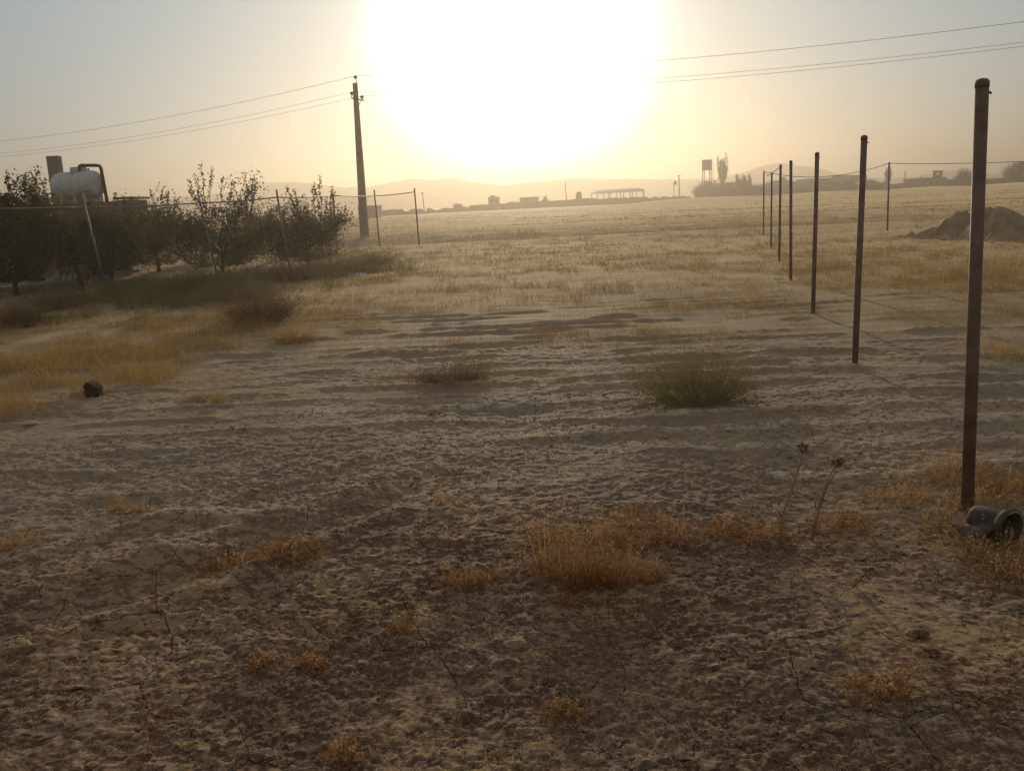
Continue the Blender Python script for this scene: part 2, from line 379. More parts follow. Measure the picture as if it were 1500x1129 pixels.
def brick_mat():
    m = bpy.data.materials.new('brick'); m.use_nodes = True; t = m.node_tree; n = t.nodes; l = t.links; b = n['Principled BSDF']
    tcn = n.new('ShaderNodeTexCoord'); mp = n.new('ShaderNodeMapping'); mp.inputs['Rotation'].default_value = (math.pi / 2, 0, 0)
    l.new(tcn.outputs['Object'], mp.inputs[0]); br = n.new('ShaderNodeTexBrick'); l.new(mp.outputs[0], br.inputs['Vector'])
    br.inputs['Scale'].default_value = 1.0; br.inputs['Brick Width'].default_value = .22; br.inputs['Row Height'].default_value = .075; br.inputs['Mortar Size'].default_value = .012
    br.inputs['Color1'].default_value = (.23, .145, .10, 1); br.inputs['Color2'].default_value = (.30, .20, .14, 1); br.inputs['Mortar'].default_value = (.16, .135, .11, 1)
    l.new(br.outputs[0], b.inputs['Base Color']); b.inputs['Roughness'].default_value = .95
    bp = n.new('ShaderNodeBump'); bp.inputs['Distance'].default_value = .01; bp.invert = True; l.new(br.outputs['Fac'], bp.inputs['Height']); l.new(bp.outputs[0], b.inputs['Normal'])
    return m
M['brick'] = brick_mat()

# ------------------------------------------------------------------ ground sheet
def build_ground():
    fa = math.radians(42)
    th = np.concatenate([np.linspace(-fa, fa, 1001), np.linspace(fa, 2 * math.pi - fa, 150)[1:-1]])   # angle from +Y, clockwise
    rr = [0.05, .3, .6, .9, 1.2, 1.45, 1.62]
    r = 1.7
    while r < 10: rr.append(r); r *= 1.0021
    while r < 60: rr.append(r); r *= 1.006
    while r < 1300: rr.append(r); r *= 1.04
    rr = np.array(rr); nr, nth = len(rr), len(th)
    dth = np.empty(nth); dth[:] = 2 * fa / 1000; dth[1001:] = (2 * math.pi - 2 * fa) / 149
    R_, T_ = np.meshgrid(rr, th, indexing='ij')
    DR = np.gradient(rr)[:, None] + 0 * T_
    S = np.maximum(DR * .8, R_ * dth[None, :])
    x = (R_ * np.sin(T_)).ravel(); y = (R_ * np.cos(T_)).ravel(); s = S.ravel()
    z = base_h(x, y); dh, crest, crack, fl = detail(x, y, s)
    z = z + dh
    V = np.stack([x, y, z], 1)
    i = np.arange(nr - 1)[:, None]; j = np.arange(nth)[None, :]; j2 = (j + 1) % nth
    Q = np.stack([i * nth + j, (i + 1) * nth + j, (i + 1) * nth + j2, i * nth + j2], -1).reshape(-1, 4)[:, ::-1]
    cen = len(V); V = np.concatenate([V, [[0, 0, z[:nth].mean()]]])
    tri = np.stack([np.full(nth, cen), (np.arange(nth) + 1) % nth, np.arange(nth)], 1)
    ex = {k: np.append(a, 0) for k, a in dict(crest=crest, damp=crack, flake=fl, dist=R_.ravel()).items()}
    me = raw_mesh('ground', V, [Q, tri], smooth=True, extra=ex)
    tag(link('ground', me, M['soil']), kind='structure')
build_ground()

# ------------------------------------------------------------------ vegetation generators
def unit(a): return a / (np.linalg.norm(a, axis=-1, keepdims=True) + 1e-9)
def ribbons(P, D, L, C, Wd, nseg=2, rs=None, flat=False):
    """curved tapering strips: P + D*L*s + C*L*s^2"""
    n = len(P); rs = rs or np.random.RandomState(1)
    s = np.linspace(0, 1, nseg + 1)[None, :, None]
    pts = P[:, None, :] + D[:, None, :] * (L[:, None, None] * s) + C[:, None, :] * (L[:, None, None] * s * s)
    tang = D[:, None, :] + C[:, None, :] * 2 * s
    rnd = unit(rs.normal(size=(n, 3)))[:, None, :]
    if flat: rnd = np.tile(np.array([0, 0, 1.])[None, None, :], (n, 1, 1))
    side = unit(np.cross(tang, rnd))
    w = Wd[:, None, None] * (1 - .85 * s ** 1.5) * .5
    V = np.stack([pts - side * w, pts + side * w], 2).reshape(-1, 3)
    k = 2 * (nseg + 1); o = (np.arange(n) * k)[:, None]
    q = []
    for i in range(nseg): q.append(np.stack([o + 2 * i, o + 2 * i + 1, o + 2 * i + 3, o + 2 * i + 2], -1).reshape(n, 4))
    return V, np.concatenate(q), k
def leaves(P, size, rs, droop=.2):
    n = len(P); d = unit(rs.normal(size=(n, 3)) + np.array([0, 0, -droop])); sd = unit(np.cross(d, rs.normal(size=(n, 3))))
    nn = np.cross(d, sd)
    s = size[:, None]
    V = np.stack([P, P + d * s * .5 + sd * s * .28 + nn * s * .06, P + d * s, P + d * s * .5 - sd * s * .28 + nn * s * .06], 1).reshape(-1, 3)
    o = (np.arange(n) * 4)[:, None]
    return V, (o + np.arange(4)[None, :])
class Veg:
    def __init__(s): s.V = []; s.F = []; s.T = []; s.n = 0
    def add(s, V, F_, tint, per):
        s.V.append(V); s.F.append(F_ + s.n); s.T.append(np.repeat(tint, per)); s.n += len(V)
    def build(s, name, m, parent=None):
        me = raw_mesh(name, np.concatenate(s.V), s.F, tint=np.clip(np.concatenate(s.T), 0, 1)); return link(name, me, m, parent)

def grass(name, masks, n, hmin, hmax, wid, m, label, seed, rmin=4, rmax=60, clump=True, thmax=40, tb=(.2, .8), pw=1.0, floor=0.0, fade=None):
    rs = np.random.RandomState(seed)
    k = n * 6
    lr = rs.rand(k) ** pw
    r = np.exp(np.log(rmin) + (np.log(rmax) - np.log(rmin)) * lr); th = np.radians((rs.rand(k) * 2 - 1) * thmax)
    x = r * np.sin(th); y = r * np.cos(th)
    d = np.zeros(k)
    for e, wgt in masks: d = np.maximum(d, e(x, y) * wgt)
    d = np.maximum(d, floor)
    if fade: d = d * (.25 + .95 * sstep(.36, .58, vn(x / 7, y / 2.6, 78) * .6 + vn(x / 2, y / 1.1, 79) * .4)) * sstep(fade[0], fade[1], r + (vn(x / 2.5, y / 1.8, 77) - .5) * 9)
    cl = vn(x / .35, y / .35, seed) * .6 + vn(x / 1.3, y / .9, seed + 1) * .4
    keep = rs.rand(k) < d * sstep(.38, .62, cl)
    x, y, r, cl = x[keep][:n], y[keep][:n], r[keep][:n], cl[keep][:n]
    n = len(x)
    if clump:
        x = x + rs.normal(size=n) * .03; y = y + rs.normal(size=n) * .03
    z = H(x, y) - .008
    P = np.stack([x, y, z], 1)
    L = (hmin + (hmax - hmin) * rs.rand(n) ** 1.3) * (.55 + .9 * vn(x / .8, y / .8, seed + 3))
    D = unit(np.stack([rs.normal(size=n) * .28, rs.normal(size=n) * .28, np.ones(n)], 1))
    C = np.stack([rs.normal(size=n) * .3, rs.normal(size=n) * .3, -.15 * np.ones(n)], 1)
    Wd = np.maximum(wid * .8, r * .0004) * (.6 + .8 * rs.rand(n))
    V, Fq, per = ribbons(P, D, L, C, Wd, 2, rs)
    tt = tb[0] + (tb[1] - tb[0]) * (.5 * rs.rand(n) + .5 * vn(x / 1.6, y / 1.6, seed + 5))
    g = Veg(); g.add(V, Fq, tt, per)
    return tag(g.build(name, m), label, kind='stuff')

g_gold = [(Ell(90, 545, 200, 48), 1.), (Ell(40, 470, 130, 45), .9), (Ell(230, 500, 150, 24), .8), (Ell(330, 470, 90, 14), .5)]
grass('golden_grass', g_gold, 48000, .06, .27, .0045, M['grass'], 'dry golden grass in front of the orchard fence', 11, 5.5, 16, thmax=36)
g_right = [(Ell(1430, 425, 150, 60), 1.), (Ell(1260, 395, 120, 20), .6), (Ell(1470, 520, 60, 14), .8), (Ell(1480, 385, 90, 20), .6)]
grass('golden_grass', g_right, 40000, .08, .30, .005, M['grass'], 'dry golden grass right of the steel posts', 12, 6, 24, thmax=36)
g_mid = [(Ell(870, 490, 130, 22), .9), (Ell(650, 440, 230, 22), .6), (Ell(480, 470, 110, 30), .8), (Ell(1060, 430, 130, 22), .6), (Ell(980, 500, 160, 16), .6), (Ell(700, 500, 100, 14), .5)]
grass('short_stubble', g_mid, 36000, .03, .13, .003, M['stubble'], 'thin pinkish stubble over the middle of the field', 13, 6, 22, thmax=36)
grass('field_grass', [], 190000, .04, .15, .003, M['stubble'], 'straw coloured stubble reaching back to the village', 14, 7, 150, thmax=38, floor=.8, pw=.9, fade=(8, 19))
g_leftweed = [(Ell(110, 466, 130, 9), .2), (Ell(300, 425, 110, 25), 1.), (Ell(430, 395, 120, 25), .8), (Ell(350, 400, 200, 24), 1.), (Ell(500, 380, 90, 14), .9)]
grass('roadside_weeds', g_leftweed, 60000, .12, .50, .004, M['olive'], 'olive weeds growing thickly along the foot of the fence', 15, 10, 24, thmax=37)

def twig_ball(px, py, wpx, hpx, n, m, name, label, cat, seed, dens_tip=.5, group=None, wid=.0022, leaf=0, lsize=.012, tb=(.1, .9), flatn=1.0, nseg=3):
    """a filigree plant: fine curved stems fanning out of its foot, optional tiny leaves"""
    rs = np.random.RandomState(seed); c = gp(px, py); D_ = float(np.linalg.norm(c - np.array([0, 0, EYE])))
    rad = wpx / F * D_ * .5; hh = hpx / F * D_
    e = empty(name, c, label, cat, group)
    a = rs.rand(n) * 2 * math.pi; q = rs.rand(n) ** .5
    P = np.stack([c[0] + np.cos(a) * q * rad * .45, c[1] + np.sin(a) * q * rad * .4, np.zeros(n)], 1); P[:, 2] = H(P[:, 0], P[:, 1]) - .01
    out_ = np.stack([np.cos(a) * q * rad * 1.0, np.sin(a) * q * rad * .8, hh * (.45 + .6 * rs.rand(n)) * np.sqrt(np.clip(1.05 - .75 * q * q, .05, 1))], 1)
    out_ += rs.normal(size=(n, 3)) * np.array([rad * .12, rad * .12, hh * .06])
    L = np.linalg.norm(out_, axis=1) * (.6 + .5 * rs.rand(n)); D = unit(out_)
    C = rs.normal(size=(n, 3)) * .22
    g = Veg(); V, Fq, per = ribbons(P, D, L, C, wid * (.6 + .9 * rs.rand(n)), nseg, rs); g.add(V, Fq, tb[0] + (tb[1] - tb[0]) * rs.rand(n) * .8, per)
    # side twigs
    k = n * 3; idx = rs.randint(0, n, k); s = (.35 + .65 * rs.rand(k))[:, None]
    P2 = P[idx] + D[idx] * L[idx][:, None] * s + C[idx] * L[idx][:, None] * s * s
    D2 = unit(D[idx] * .5 + rs.normal(size=(k, 3)) * .8 + np.array([0, 0, .25])); L2 = L[idx] * (.12 + .2 * rs.rand(k))
    V, Fq, per = ribbons(P2, D2, L2, rs.normal(size=(k, 3)) * .3, wid * .75 * (.5 + .8 * rs.rand(k)), 2, rs); g.add(V, Fq, tb[0] + (tb[1] - tb[0]) * rs.rand(k), per)
    if name == 'dry_weed':
        q_ = max(4, n // 14); i_ = rs.randint(0, n, q_); D3 = unit(np.stack([rs.normal(size=q_) * .3, rs.normal(size=q_) * .3, np.ones(q_)], 1)); L3 = hh * (.8 + .5 * rs.rand(q_)); C3 = rs.normal(size=(q_, 3)) * .12
        V, Fq, per = ribbons(P[i_], D3, L3, C3, np.full(q_, wid * 1.3), 4, rs); g.add(V, Fq, .75 + .25 * rs.rand(q_), per)
        tip = P[i_] + (D3 + C3) * L3[:, None]; r_ = np.repeat(np.arange(q_), 7); V, Fq = leaves(tip[r_] - D3[r_] * (rs.rand(len(r_)) * .03)[:, None] + rs.normal(size=(len(r_), 3)) * .004, .010 * (.6 + rs.rand(len(r_))), rs); g.add(V, Fq, .6 + .4 * rs.rand(len(r_)), 4)
    st = g.build('stems', m, e)
    if leaf:
        j = rs.randint(0, k, leaf); PL = P2[j] + D2[j] * (L2[j] * rs.rand(leaf))[:, None] + rs.normal(size=(leaf, 3)) * .006
        V, Fq = leaves(PL, lsize * (.5 + rs.rand(leaf)), rs); g2 = Veg(); g2.add(V, Fq, tb[0] + (tb[1] - tb[0]) * rs.rand(leaf), 4); g2.build('foliage', m, e)
    return e

twig_ball(1020, 588, 168, 92, 800, M['green'], 'weed_bush', 'rounded olive green bush sitting alone on bare furrowed soil', 'bush', 21, leaf=9000, lsize=.013, wid=.0025)
twig_ball(662, 560, 120, 38, 500, M['brownbush'], 'weed_bush', 'low brown bush in the middle, left of the olive one', 'bush', 22, leaf=3500, lsize=.012, wid=.0025)
twig_ball(385, 472, 105, 66, 700, M['brownbush'], 'weed_bush', 'tall hazy brown bush near the foot of the orchard fence', 'bush', 23, leaf=6000, lsize=.02, wid=.004)
twig_ball(430, 500, 70, 28, 300, M['grass'], 'weed_bush', 'small straw coloured bush just right of the tall hazy brown bush', 'bush', 24, leaf=1200, lsize=.015, wid=.003)
for _i, (_x, _y, _w, _h, _m, _l) in enumerate([
    (300, 425, 95, 42, 'brownbush', 'low brown brush under the tallest fruit tree'), (345, 440, 80, 34, 'olive', 'olive brush between the leaning posts near the tall hazy bush'),
    (435, 410, 90, 40, 'brownbush', 'brown brush under the airy fruit tree'), (490, 400, 80, 36, 'brownbush', 'loose brush spilling from the orchard row below the utility pole'),
    (545, 388, 70, 26, 'olive', 'low olive brush farthest right along the fence line'), (245, 432, 80, 36, 'olive', 'olive brush under the slim tree with two whips'),
    (90, 452, 70, 26, 'brownbush', 'rusty brush by the trunk of the far left tree'), (30, 478, 60, 34, 'brownbush', 'rusty shrub at the left edge in front of the far left tree')]):
    twig_ball(_x, _y, _w, _h, 420, M[_m], 'brush', _l, 'shrub', 700 + _i, group='brush along the orchard fence', leaf=3600, lsize=.026, wid=.005)
twig_ball(320, 592, 30, 26, 110, M['grass'], 'weed_tuft', 'small bright yellow tuft alone on furrowed soil on the left', 'weed', 25, leaf=500, lsize=.012, tb=(.5, 1.))
twig_ball(285, 590, 40, 16, 90, M['brownbush'], 'weed_tuft', 'tiny brown tuft left of the bright yellow tuft', 'weed', 26, leaf=150, tb=(.3, 1.))
for i, (px, py, w, h, n, lab) in enumerate([
    (683, 858, 70, 44, 150, 'rusty orange weed tuft, leftmost of the foreground clump'),
    (735, 845, 50, 30, 70, 'thin brown tuft just right of the leftmost rusty tuft'),
    (800, 848, 60, 80, 110, 'tall sparse weed at the left side of the big rusty clump'),
    (850, 858, 95, 88, 300, 'largest rusty orange weed clump in the middle foreground'),
    (900, 855, 85, 70, 240, 'dense orange weed at the right of the largest clump'),
    (862, 800, 120, 55, 200, 'orange weed standing right behind the largest clump'),
    (960, 852, 42, 40, 110, 'small upright orange tuft at the right end of the clump'),
    (988, 795, 90, 52, 170, 'spreading tan weed behind the small upright orange tuft'),
    (940, 770, 80, 36, 90, 'faint brown weed farthest back in the rusty clump'),
    (825, 885, 40, 30, 50, 'little rusty weed nearest the camera below the clump'),
    (790, 800, 60, 60, 90, 'wispy upright weed behind the left side of the big rusty clump'),
    (915, 800, 70, 52, 120, 'orange weed behind the right side of the largest clump'),
    (660, 740, 60, 34, 60, 'thin tan weed behind the foreground, left of centre'),
    (590, 925, 44, 34, 80, 'small rusty tuft on bare soil left of centre'),
    (385, 975, 40, 26, 90, 'low rust red tuft in the lower left soil'),
    (452, 975, 50, 22, 100, 'low rust red tuft beside another in the lower left soil'),
    (345, 830, 110, 24, 260, 'flat reddish weed beside the wheel rut on the left'),
    (430, 808, 100, 22, 230, 'flat red brown weed running along the wheel rut'),
    (176, 748, 26, 22, 90, 'bright ochre tuft on the far left foreground'),
    (205, 750, 26, 16, 70, 'low ochre tuft right beside the bright ochre tuft'),
    (30, 800, 70, 26, 110, 'rusty tuft at the left edge of the photo'),
    (825, 1050, 60, 32, 110, 'dark brown withered tuft low in the centre'),
    (505, 1110, 60, 30, 110, 'rusty tuft at the bottom edge left of centre'),
    (1290, 1015, 90, 26, 170, 'withered dark tuft on the smooth grey patch at right'),
    (1440, 745, 90, 36, 240, 'golden weed wrapped round the foot of the nearest post'),
    (1400, 700, 110, 44, 260, 'tangled golden weed left of the nearest post'),
    (1480, 722, 80, 30, 200, 'orange weed behind the rubber bucket at right edge'),
    (1320, 735, 100, 34, 200, 'low golden weed between the thistles and the nearest post'),
    (1240, 775, 90, 34, 170, 'rusty tangle at the foot of the right thistle'),
    (1120, 790, 110, 34, 190, 'rusty tangle left of the taller thistle'),
    (1440, 805, 120, 30, 230, 'straw coloured tangle in front of the rubber bucket'),
    (1480, 845, 90, 34, 180, 'rusty tangle at the right edge below the bucket'),
    (1375, 770, 90, 26, 170, 'dull yellow mat of weed left of the rubber bucket'),
    (1060, 780, 70, 30, 90, 'thin tan weed between the rusty clump and the thistles'),
    ]):
    twig_ball(px, py, w, h, int(n * .8), M['weed'], 'dry_weed', lab, 'weed', 40 + i, leaf=int(n * 3.2), lsize=.010, wid=.0024, group='dry weeds scattered over the foreground', tb=(.0, .75) if i not in (12, 18, 19, 24, 25, 27, 30, 32) else (.35, 1.))

# scattered twigs, straw and soil clods
def scatter_litter():
    rs = np.random.RandomState(5); n = 26000; k = n * 2
    r = np.exp(np.log(1.9) + np.log(8 / 1.9) * rs.rand(k)); th = np.radians((rs.rand(k) * 2 - 1) * 39)
    x = r * np.sin(th); y = r * np.cos(th)
    w = sstep(.42, .66, vn(x / .5, y / .4, 61)) * .9 + .12
    for e in SMOOTH: w = w * (1 - .9 * e(x, y))
    kp = rs.rand(k) < w; x, y, r = x[kp][:n], y[kp][:n], r[kp][:n]; n = len(x)
    P = np.stack([x, y, H(x, y) + .003], 1)
    D = unit(np.stack([rs.normal(size=n), rs.normal(size=n), .25 * np.abs(rs.normal(size=n))], 1)); L = .012 + .07 * rs.rand(n) ** 3
    C = rs.normal(size=(n, 3)) * np.array([.4, .4, .15])
    V, Fq, per = ribbons(P, D, L, C, .0009 + .0022 * rs.rand(n) ** 2, 3, rs); g = Veg()
    g.add(V, Fq, rs.rand(n) ** 1.6, per)
    tag(g.build('plant_litter', M['litter']), 'broken straw and twigs lying over the bare soil', kind='stuff')
    # clods
    n = 24000; k = n * 2
    r = np.exp(np.log(1.9) + np.log(7 / 1.9) * rs.rand(k)); th = np.radians((rs.rand(k) * 2 - 1) * 39)
    x = r * np.sin(th); y = r * np.cos(th); w = sstep(.38, .62, vn(x / .4, y / .33, 62)) + .08
    for e in SMOOTH: w = w * (1 - .85 * e(x, y))
    kp = rs.rand(k) < w; x, y, r = x[kp][:n], y[kp][:n], r[kp][:n]; n = len(x)
    sz = (.0025 + .010 * rs.rand(n) ** 4) * (.75 + .04 * r)
    oc = np.array([[1, 0, 0], [.5, .87, 0], [-.5, .87, 0], [-1, 0, 0], [-.5, -.87, 0], [.5, -.87, 0], [.3, 0, .75], [-.3, .3, .65], [-.1, -.3, .6], [0, 0, -.6]])
    fs = np.array([[0, 1, 6], [1, 2, 7], [2, 3, 7], [3, 4, 8], [4, 5, 8], [5, 0, 6], [6, 1, 7], [7, 3, 8], [8, 5, 6], [6, 7, 8], [1, 0, 9], [2, 1, 9], [3, 2, 9], [4, 3, 9], [5, 4, 9], [0, 5, 9]])
    J = oc[None] + rs.normal(size=(n, 10, 3)) * .16; J = J * sz[:, None, None]; aa = rs.rand(n) * 6.28
    ca, sa = np.cos(aa)[:, None], np.sin(aa)[:, None]; X = J[..., 0] * ca - J[..., 1] * sa; Y = J[..., 0] * sa + J[..., 1] * ca
    V = np.stack([X + x[:, None], Y + y[:, None], J[..., 2] * .8 + (H(x, y) + sz * .25)[:, None]], -1).reshape(-1, 3)
    Fq = ((np.arange(n) * 10)[:, None, None] + fs[None]).reshape(-1, 3); g = Veg(); g.add(V, Fq, rs.rand(n), 10)
    tag(g.build('soil_clods', M['clod']), 'small crumbs and clods of dry soil', kind='stuff')
scatter_litter()
grass('mound_weeds', [(Ell(1390, 352, 90, 9), 1.), (Ell(1480, 358, 60, 9), 1.)], 5000, .08, .35, .005, M['stubble'], 'ragged dry weeds round the foot of the earth heaps', 16, 16, 30, thmax=36)

# ------------------------------------------------------------------ steel posts on the right
PG = 'bare steel posts standing in a row on the right'
def steel_post(tx, ty, bx, by, lab, r=.029, grp=PG, m='post', name='fence_post'):
    b = gp(bx, by); t = at(tx, ty, b[1] + .02); e = empty(name, b, lab, 'post', grp)
    mb = MB(); p0 = b - np.array([0, 0, .15]); ax = (t - p0) / np.linalg.norm(t - p0)
    mb.tube([p0, t - ax * .035], r, 16); o = mb.build('pipe', M[m], e, True)
    mb = MB(); mb.tube([t - ax * .04, t - ax * .015, t - ax * .004, t], [r * 1.06, r * 1.06, r * .8, r * .35], 16); mb.build('cap', M[m], e, True)
    mb = MB(); q = t - ax * .06 + np.array([r + .006, 0, 0]); mb.tube([q + np.array([-.01, 0, 0]), q, q + np.array([.008, 0, -.008])], .005, 6); mb.build('hook', M[m], e)
    return e, b, t
steel_post(1439, 115, 1418, 752, 'nearest and tallest brown steel post, at the right edge')
steel_post(1266, 198, 1252, 537, 'second brown steel post counting from the right edge', .027)
steel_post(1197, 223, 1191, 458, 'third brown steel post counting from the right edge', .027)
steel_post(1158.5, 235, 1158.5, 410, 'fourth brown steel post, no wire tied to its top', .027)
_, _, t5 = steel_post(1143.5, 241, 1141.5, 383, 'fifth post of the row, a drooping wire tied to its top', .027)
steel_post(1130.5, 252, 1129.5, 362, 'thin sixth post of the row, next to the farthest one', .026)
_, _, t7 = steel_post(1119, 250, 1118.5, 343, 'farthest post of the row where the long wire begins', .027)
_, _, t8 = steel_post(1302.5, 238, 1300, 338, 'lone post carrying the long wire beyond the row', .03, None)
def sag(a, b, s, n=24):
    a = np.array(a, float); b = np.array(b, float)
    return [a + (b - a) * t + np.array([0, 0, -4 * s * t * (1 - t)]) for t in np.linspace(0, 1, n)]
rng = random.Random(3)
fw = MB(); e9 = at(1640, 226, t8[1] - 2)
pts = sag(t7 - [0, 0, .04], t8 - [0, 0, .03], .32) + sag(t8 - [0, 0, .03], e9, .12)[1:]
pts = [p + np.array([0, 0, rng.uniform(-.006, .006)]) for p in pts]
fw.tube(pts, .011, 6)
tag(fw.build('fence_wire', M['cable']), 'long dark wire strung from the farthest post to the lone post and out of frame', 'wire')
fw = MB(); mid = at(1125, 257.5, (t5[1] + t7[1]) / 2)
fw.tube([t7 - [0, 0, .03], mid + [-.03, 0, .02], mid, mid + [.05, 0, .03], t5 - [0, 0, .05]], .012, 6)
tag(fw.build('fence_wire', M['cable']), 'short drooping wire between the farthest post and the fifth post', 'wire')

# ------------------------------------------------------------------ orchard fence on the left
FP = [((-50, 300), (-40, 470)), ((118, 281), (160, 437)), ((289, 279), (320, 408)), ((405, 278), (426, 402)), ((488, 284), (494, 374)), ((548, 278), (556, 358)), ((607, 276), (614, 359))]
RAIL = [(-50, 307), (122, 304), (293, 297), (406.5, 289), (489, 286.5), (549, 287), (608, 281)]
b0 = gp(*FP[1][1])
fence = empty('chain_link_fence', b0, 'sagging chain link fence with leaning posts in front of the orchard', 'fence')
foot, topp, railp = [], [], []
for (t, b), rl in zip(FP, RAIL):
    bb = gp(*b); tt = at(t[0], t[1], bb[1]); rp = at(rl[0], rl[1], bb[1]); foot.append(bb); topp.append(tt); railp.append(rp)
    mb = MB(); mb.tube([bb - [0, 0, .1], tt], .026 if b[0] < 470 else .03, 10)
    o = mb.build('post', M['steel'], fence, True)
    if b[0] == 160: o['label'] = 'strongly leaning grey post'
rl = MB()
for i in range(len(railp) - 1): rl.tube(sag(railp[i], railp[i + 1], .03 if i else .0, 8), .017, 8)
rl.build('top_rail', M['steel'], fence, True)
wm = []; wf = []
def strip(a, b, w=.0013):
    d = unit(b - a); s1 = unit(np.cross(d, [0.3, 1, 0])) * w; s2 = unit(np.cross(d, s1)) * w
    o = len(wm); wm.extend([a + s1, a - s1 * .5 + s2, a - s1 * .5 - s2, b + s1, b - s1 * .5 + s2, b - s1 * .5 - s2])
    wf.extend([(o, o + 1, o + 4, o + 3), (o + 1, o + 2, o + 5, o + 4), (o + 2, o, o + 3, o + 5)])
for i in range(len(railp) - 1):
    A, B, A0, B0 = railp[i] - [0, 0, .03], railp[i + 1] - [0, 0, .03], foot[i] + [0, 0, .05], foot[i + 1] + [0, 0, .05]
    Ln = np.linalg.norm(B0 - A0); Ht = 1.8; st = .10
    def pt(u, v): return (A0 + (B0 - A0) * u) * (1 - v) + (A + (B - A) * u) * v + np.array([0, .05 * math.sin(u * 9 + i) * math.sin(v * 3), 0])
    k = -Ht
    while k < Ln:
        for sgn in (1, -1):
            u0, v0, u1, v1 = k, 0., k + Ht, Ht
            if u0 < 0: v0 = -u0; u0 = 0
            if u1 > Ln: v1 = Ht - (u1 - Ln); u1 = Ln
            if u1 - u0 > .02:
                if sgn < 0: v0, v1 = Ht - v0, Ht - v1
                m_ = ((u0 + u1) / 2, (v0 + v1) / 2)
                strip(pt(u0 / Ln, v0 / Ht), pt(m_[0] / Ln, m_[1] / Ht)); strip(pt(m_[0] / Ln, m_[1] / Ht), pt(u1 / Ln, v1 / Ht))
        k += st
me = raw_mesh('wire_mesh', np.array(wm), np.array(wf)); link('wire_mesh', me, M['wire'], fence)

# ------------------------------------------------------------------ utility pole with its wires
PY = 45.0
pb = at(534.5, 352, PY); pb[2] = h1(pb[0], PY); ptp = at(520, 122, PY)
pole = empty('utility_pole', pb, 'tall leaning concrete utility pole with a short crossarm', 'utility pole')
mb = MB()
def sqtube(mb, p0, p1, w0, w1, d0, d1):
    vs = []
    for p, w, d in ((p0, w0, d0), (p1, w1, d1)):
        for i, j in ((-1, -1), (1, -1), (1, 1), (-1, 1)): vs.append((p[0] + i * w / 2, p[1] + j * d / 2, p[2]))
    mb.add(vs, [(3, 2, 1, 0), (4, 5, 6, 7), (0, 1, 5, 4), (1, 2, 6, 5), (2, 3, 7, 6), (3, 0, 4, 7)])
sqtube(mb, pb - [0, 0, .3], ptp, .44, .21, .38, .2); mb.build('shaft', M['concrete'], pole)
LD = np.array([.904, -.427, 0.])      # direction of the line, towards the right and nearer
ins = at(520.6, 113.5, PY)
mb = MB(); mb.tube([ptp + [.11, -.12, -.7], ptp + [.1, -.12, .1], ins - [0, .1, .06]], .018, 6); mb.build('top_bracket', M['steel'], pole)
def insulator(p):
    mb = MB(); mb.tube([p - [0, 0, .10], p - [0, 0, .05], p - [0, 0, .03], p + [0, 0, .02], p + [0, 0, .05], p + [0, 0, .08]], [.03, .05, .085, .10, .06, .04], 12)
    mb.build('insulator', M['porcelain'], pole, True); return p + np.array([0, 0, .06])
i0 = insulator(ins)
cL, cR = at(515, 144, PY - .15), at(533.5, 147.5, PY - .15)
mb = MB(); mb.tube([cL + [0, 0, -.0], cR], .035, 6); mb.build('crossarm', M['steel'], pole)
mb = MB(); mb.tube([at(526, 154, PY - .15), at(528.5, 148, PY - .15)], .018, 6); mb.build('brace', M['steel'], pole)
mb = MB(); mb.tube([at(515.3, 144, PY - .15), at(515.2, 138, PY - .15)], .025, 6); mb.build('pin', M['steel'], pole)
mb = MB(); mb.tube([at(530, 148, PY - .15), at(530.2, 144, PY - .15)], .015, 6); mb.build('pin', M['steel'], pole)
i1 = insulator(at(515.2, 137, PY - .15)); i2 = insulator(at(530.2, 142.5, PY - .15))
ends = []
for k, (p, yr, yl, w) in enumerate(((i0, 32, 207, 'top'), (i1, 62, 225, 'middle'), (i2, 68, 230, 'lowest'))):
    # right: passes (1500, yr) 32 m out
    for side, (px, py, Yq, L_) in (('right', (1500, yr, 32.5, 44.)), ('left', (0, yl, 57.5, 46.))):
        q = at(px, py, Yq); s_t = (Yq - p[1]) / ((-.427 if side == 'right' else .427) * L_)
        s_t = max(min(s_t, .9), .3); S_ = .85
        # end chosen so that the sagging wire passes through q
        end = p + (q + np.array([0, 0, 4 * S_ * s_t * (1 - s_t)]) - p) / s_t
        mb = MB(); mb.tube(sag(p, end, S_, 40), (.008 if k == 0 else .0065), 5)
        tag(mb.build('power_line', M['cable']), f'{w} power wire running {"right towards the camera" if side == "right" else "left into the distance"} from the concrete utility pole', 'wire', 'wires carried by the utility pole')

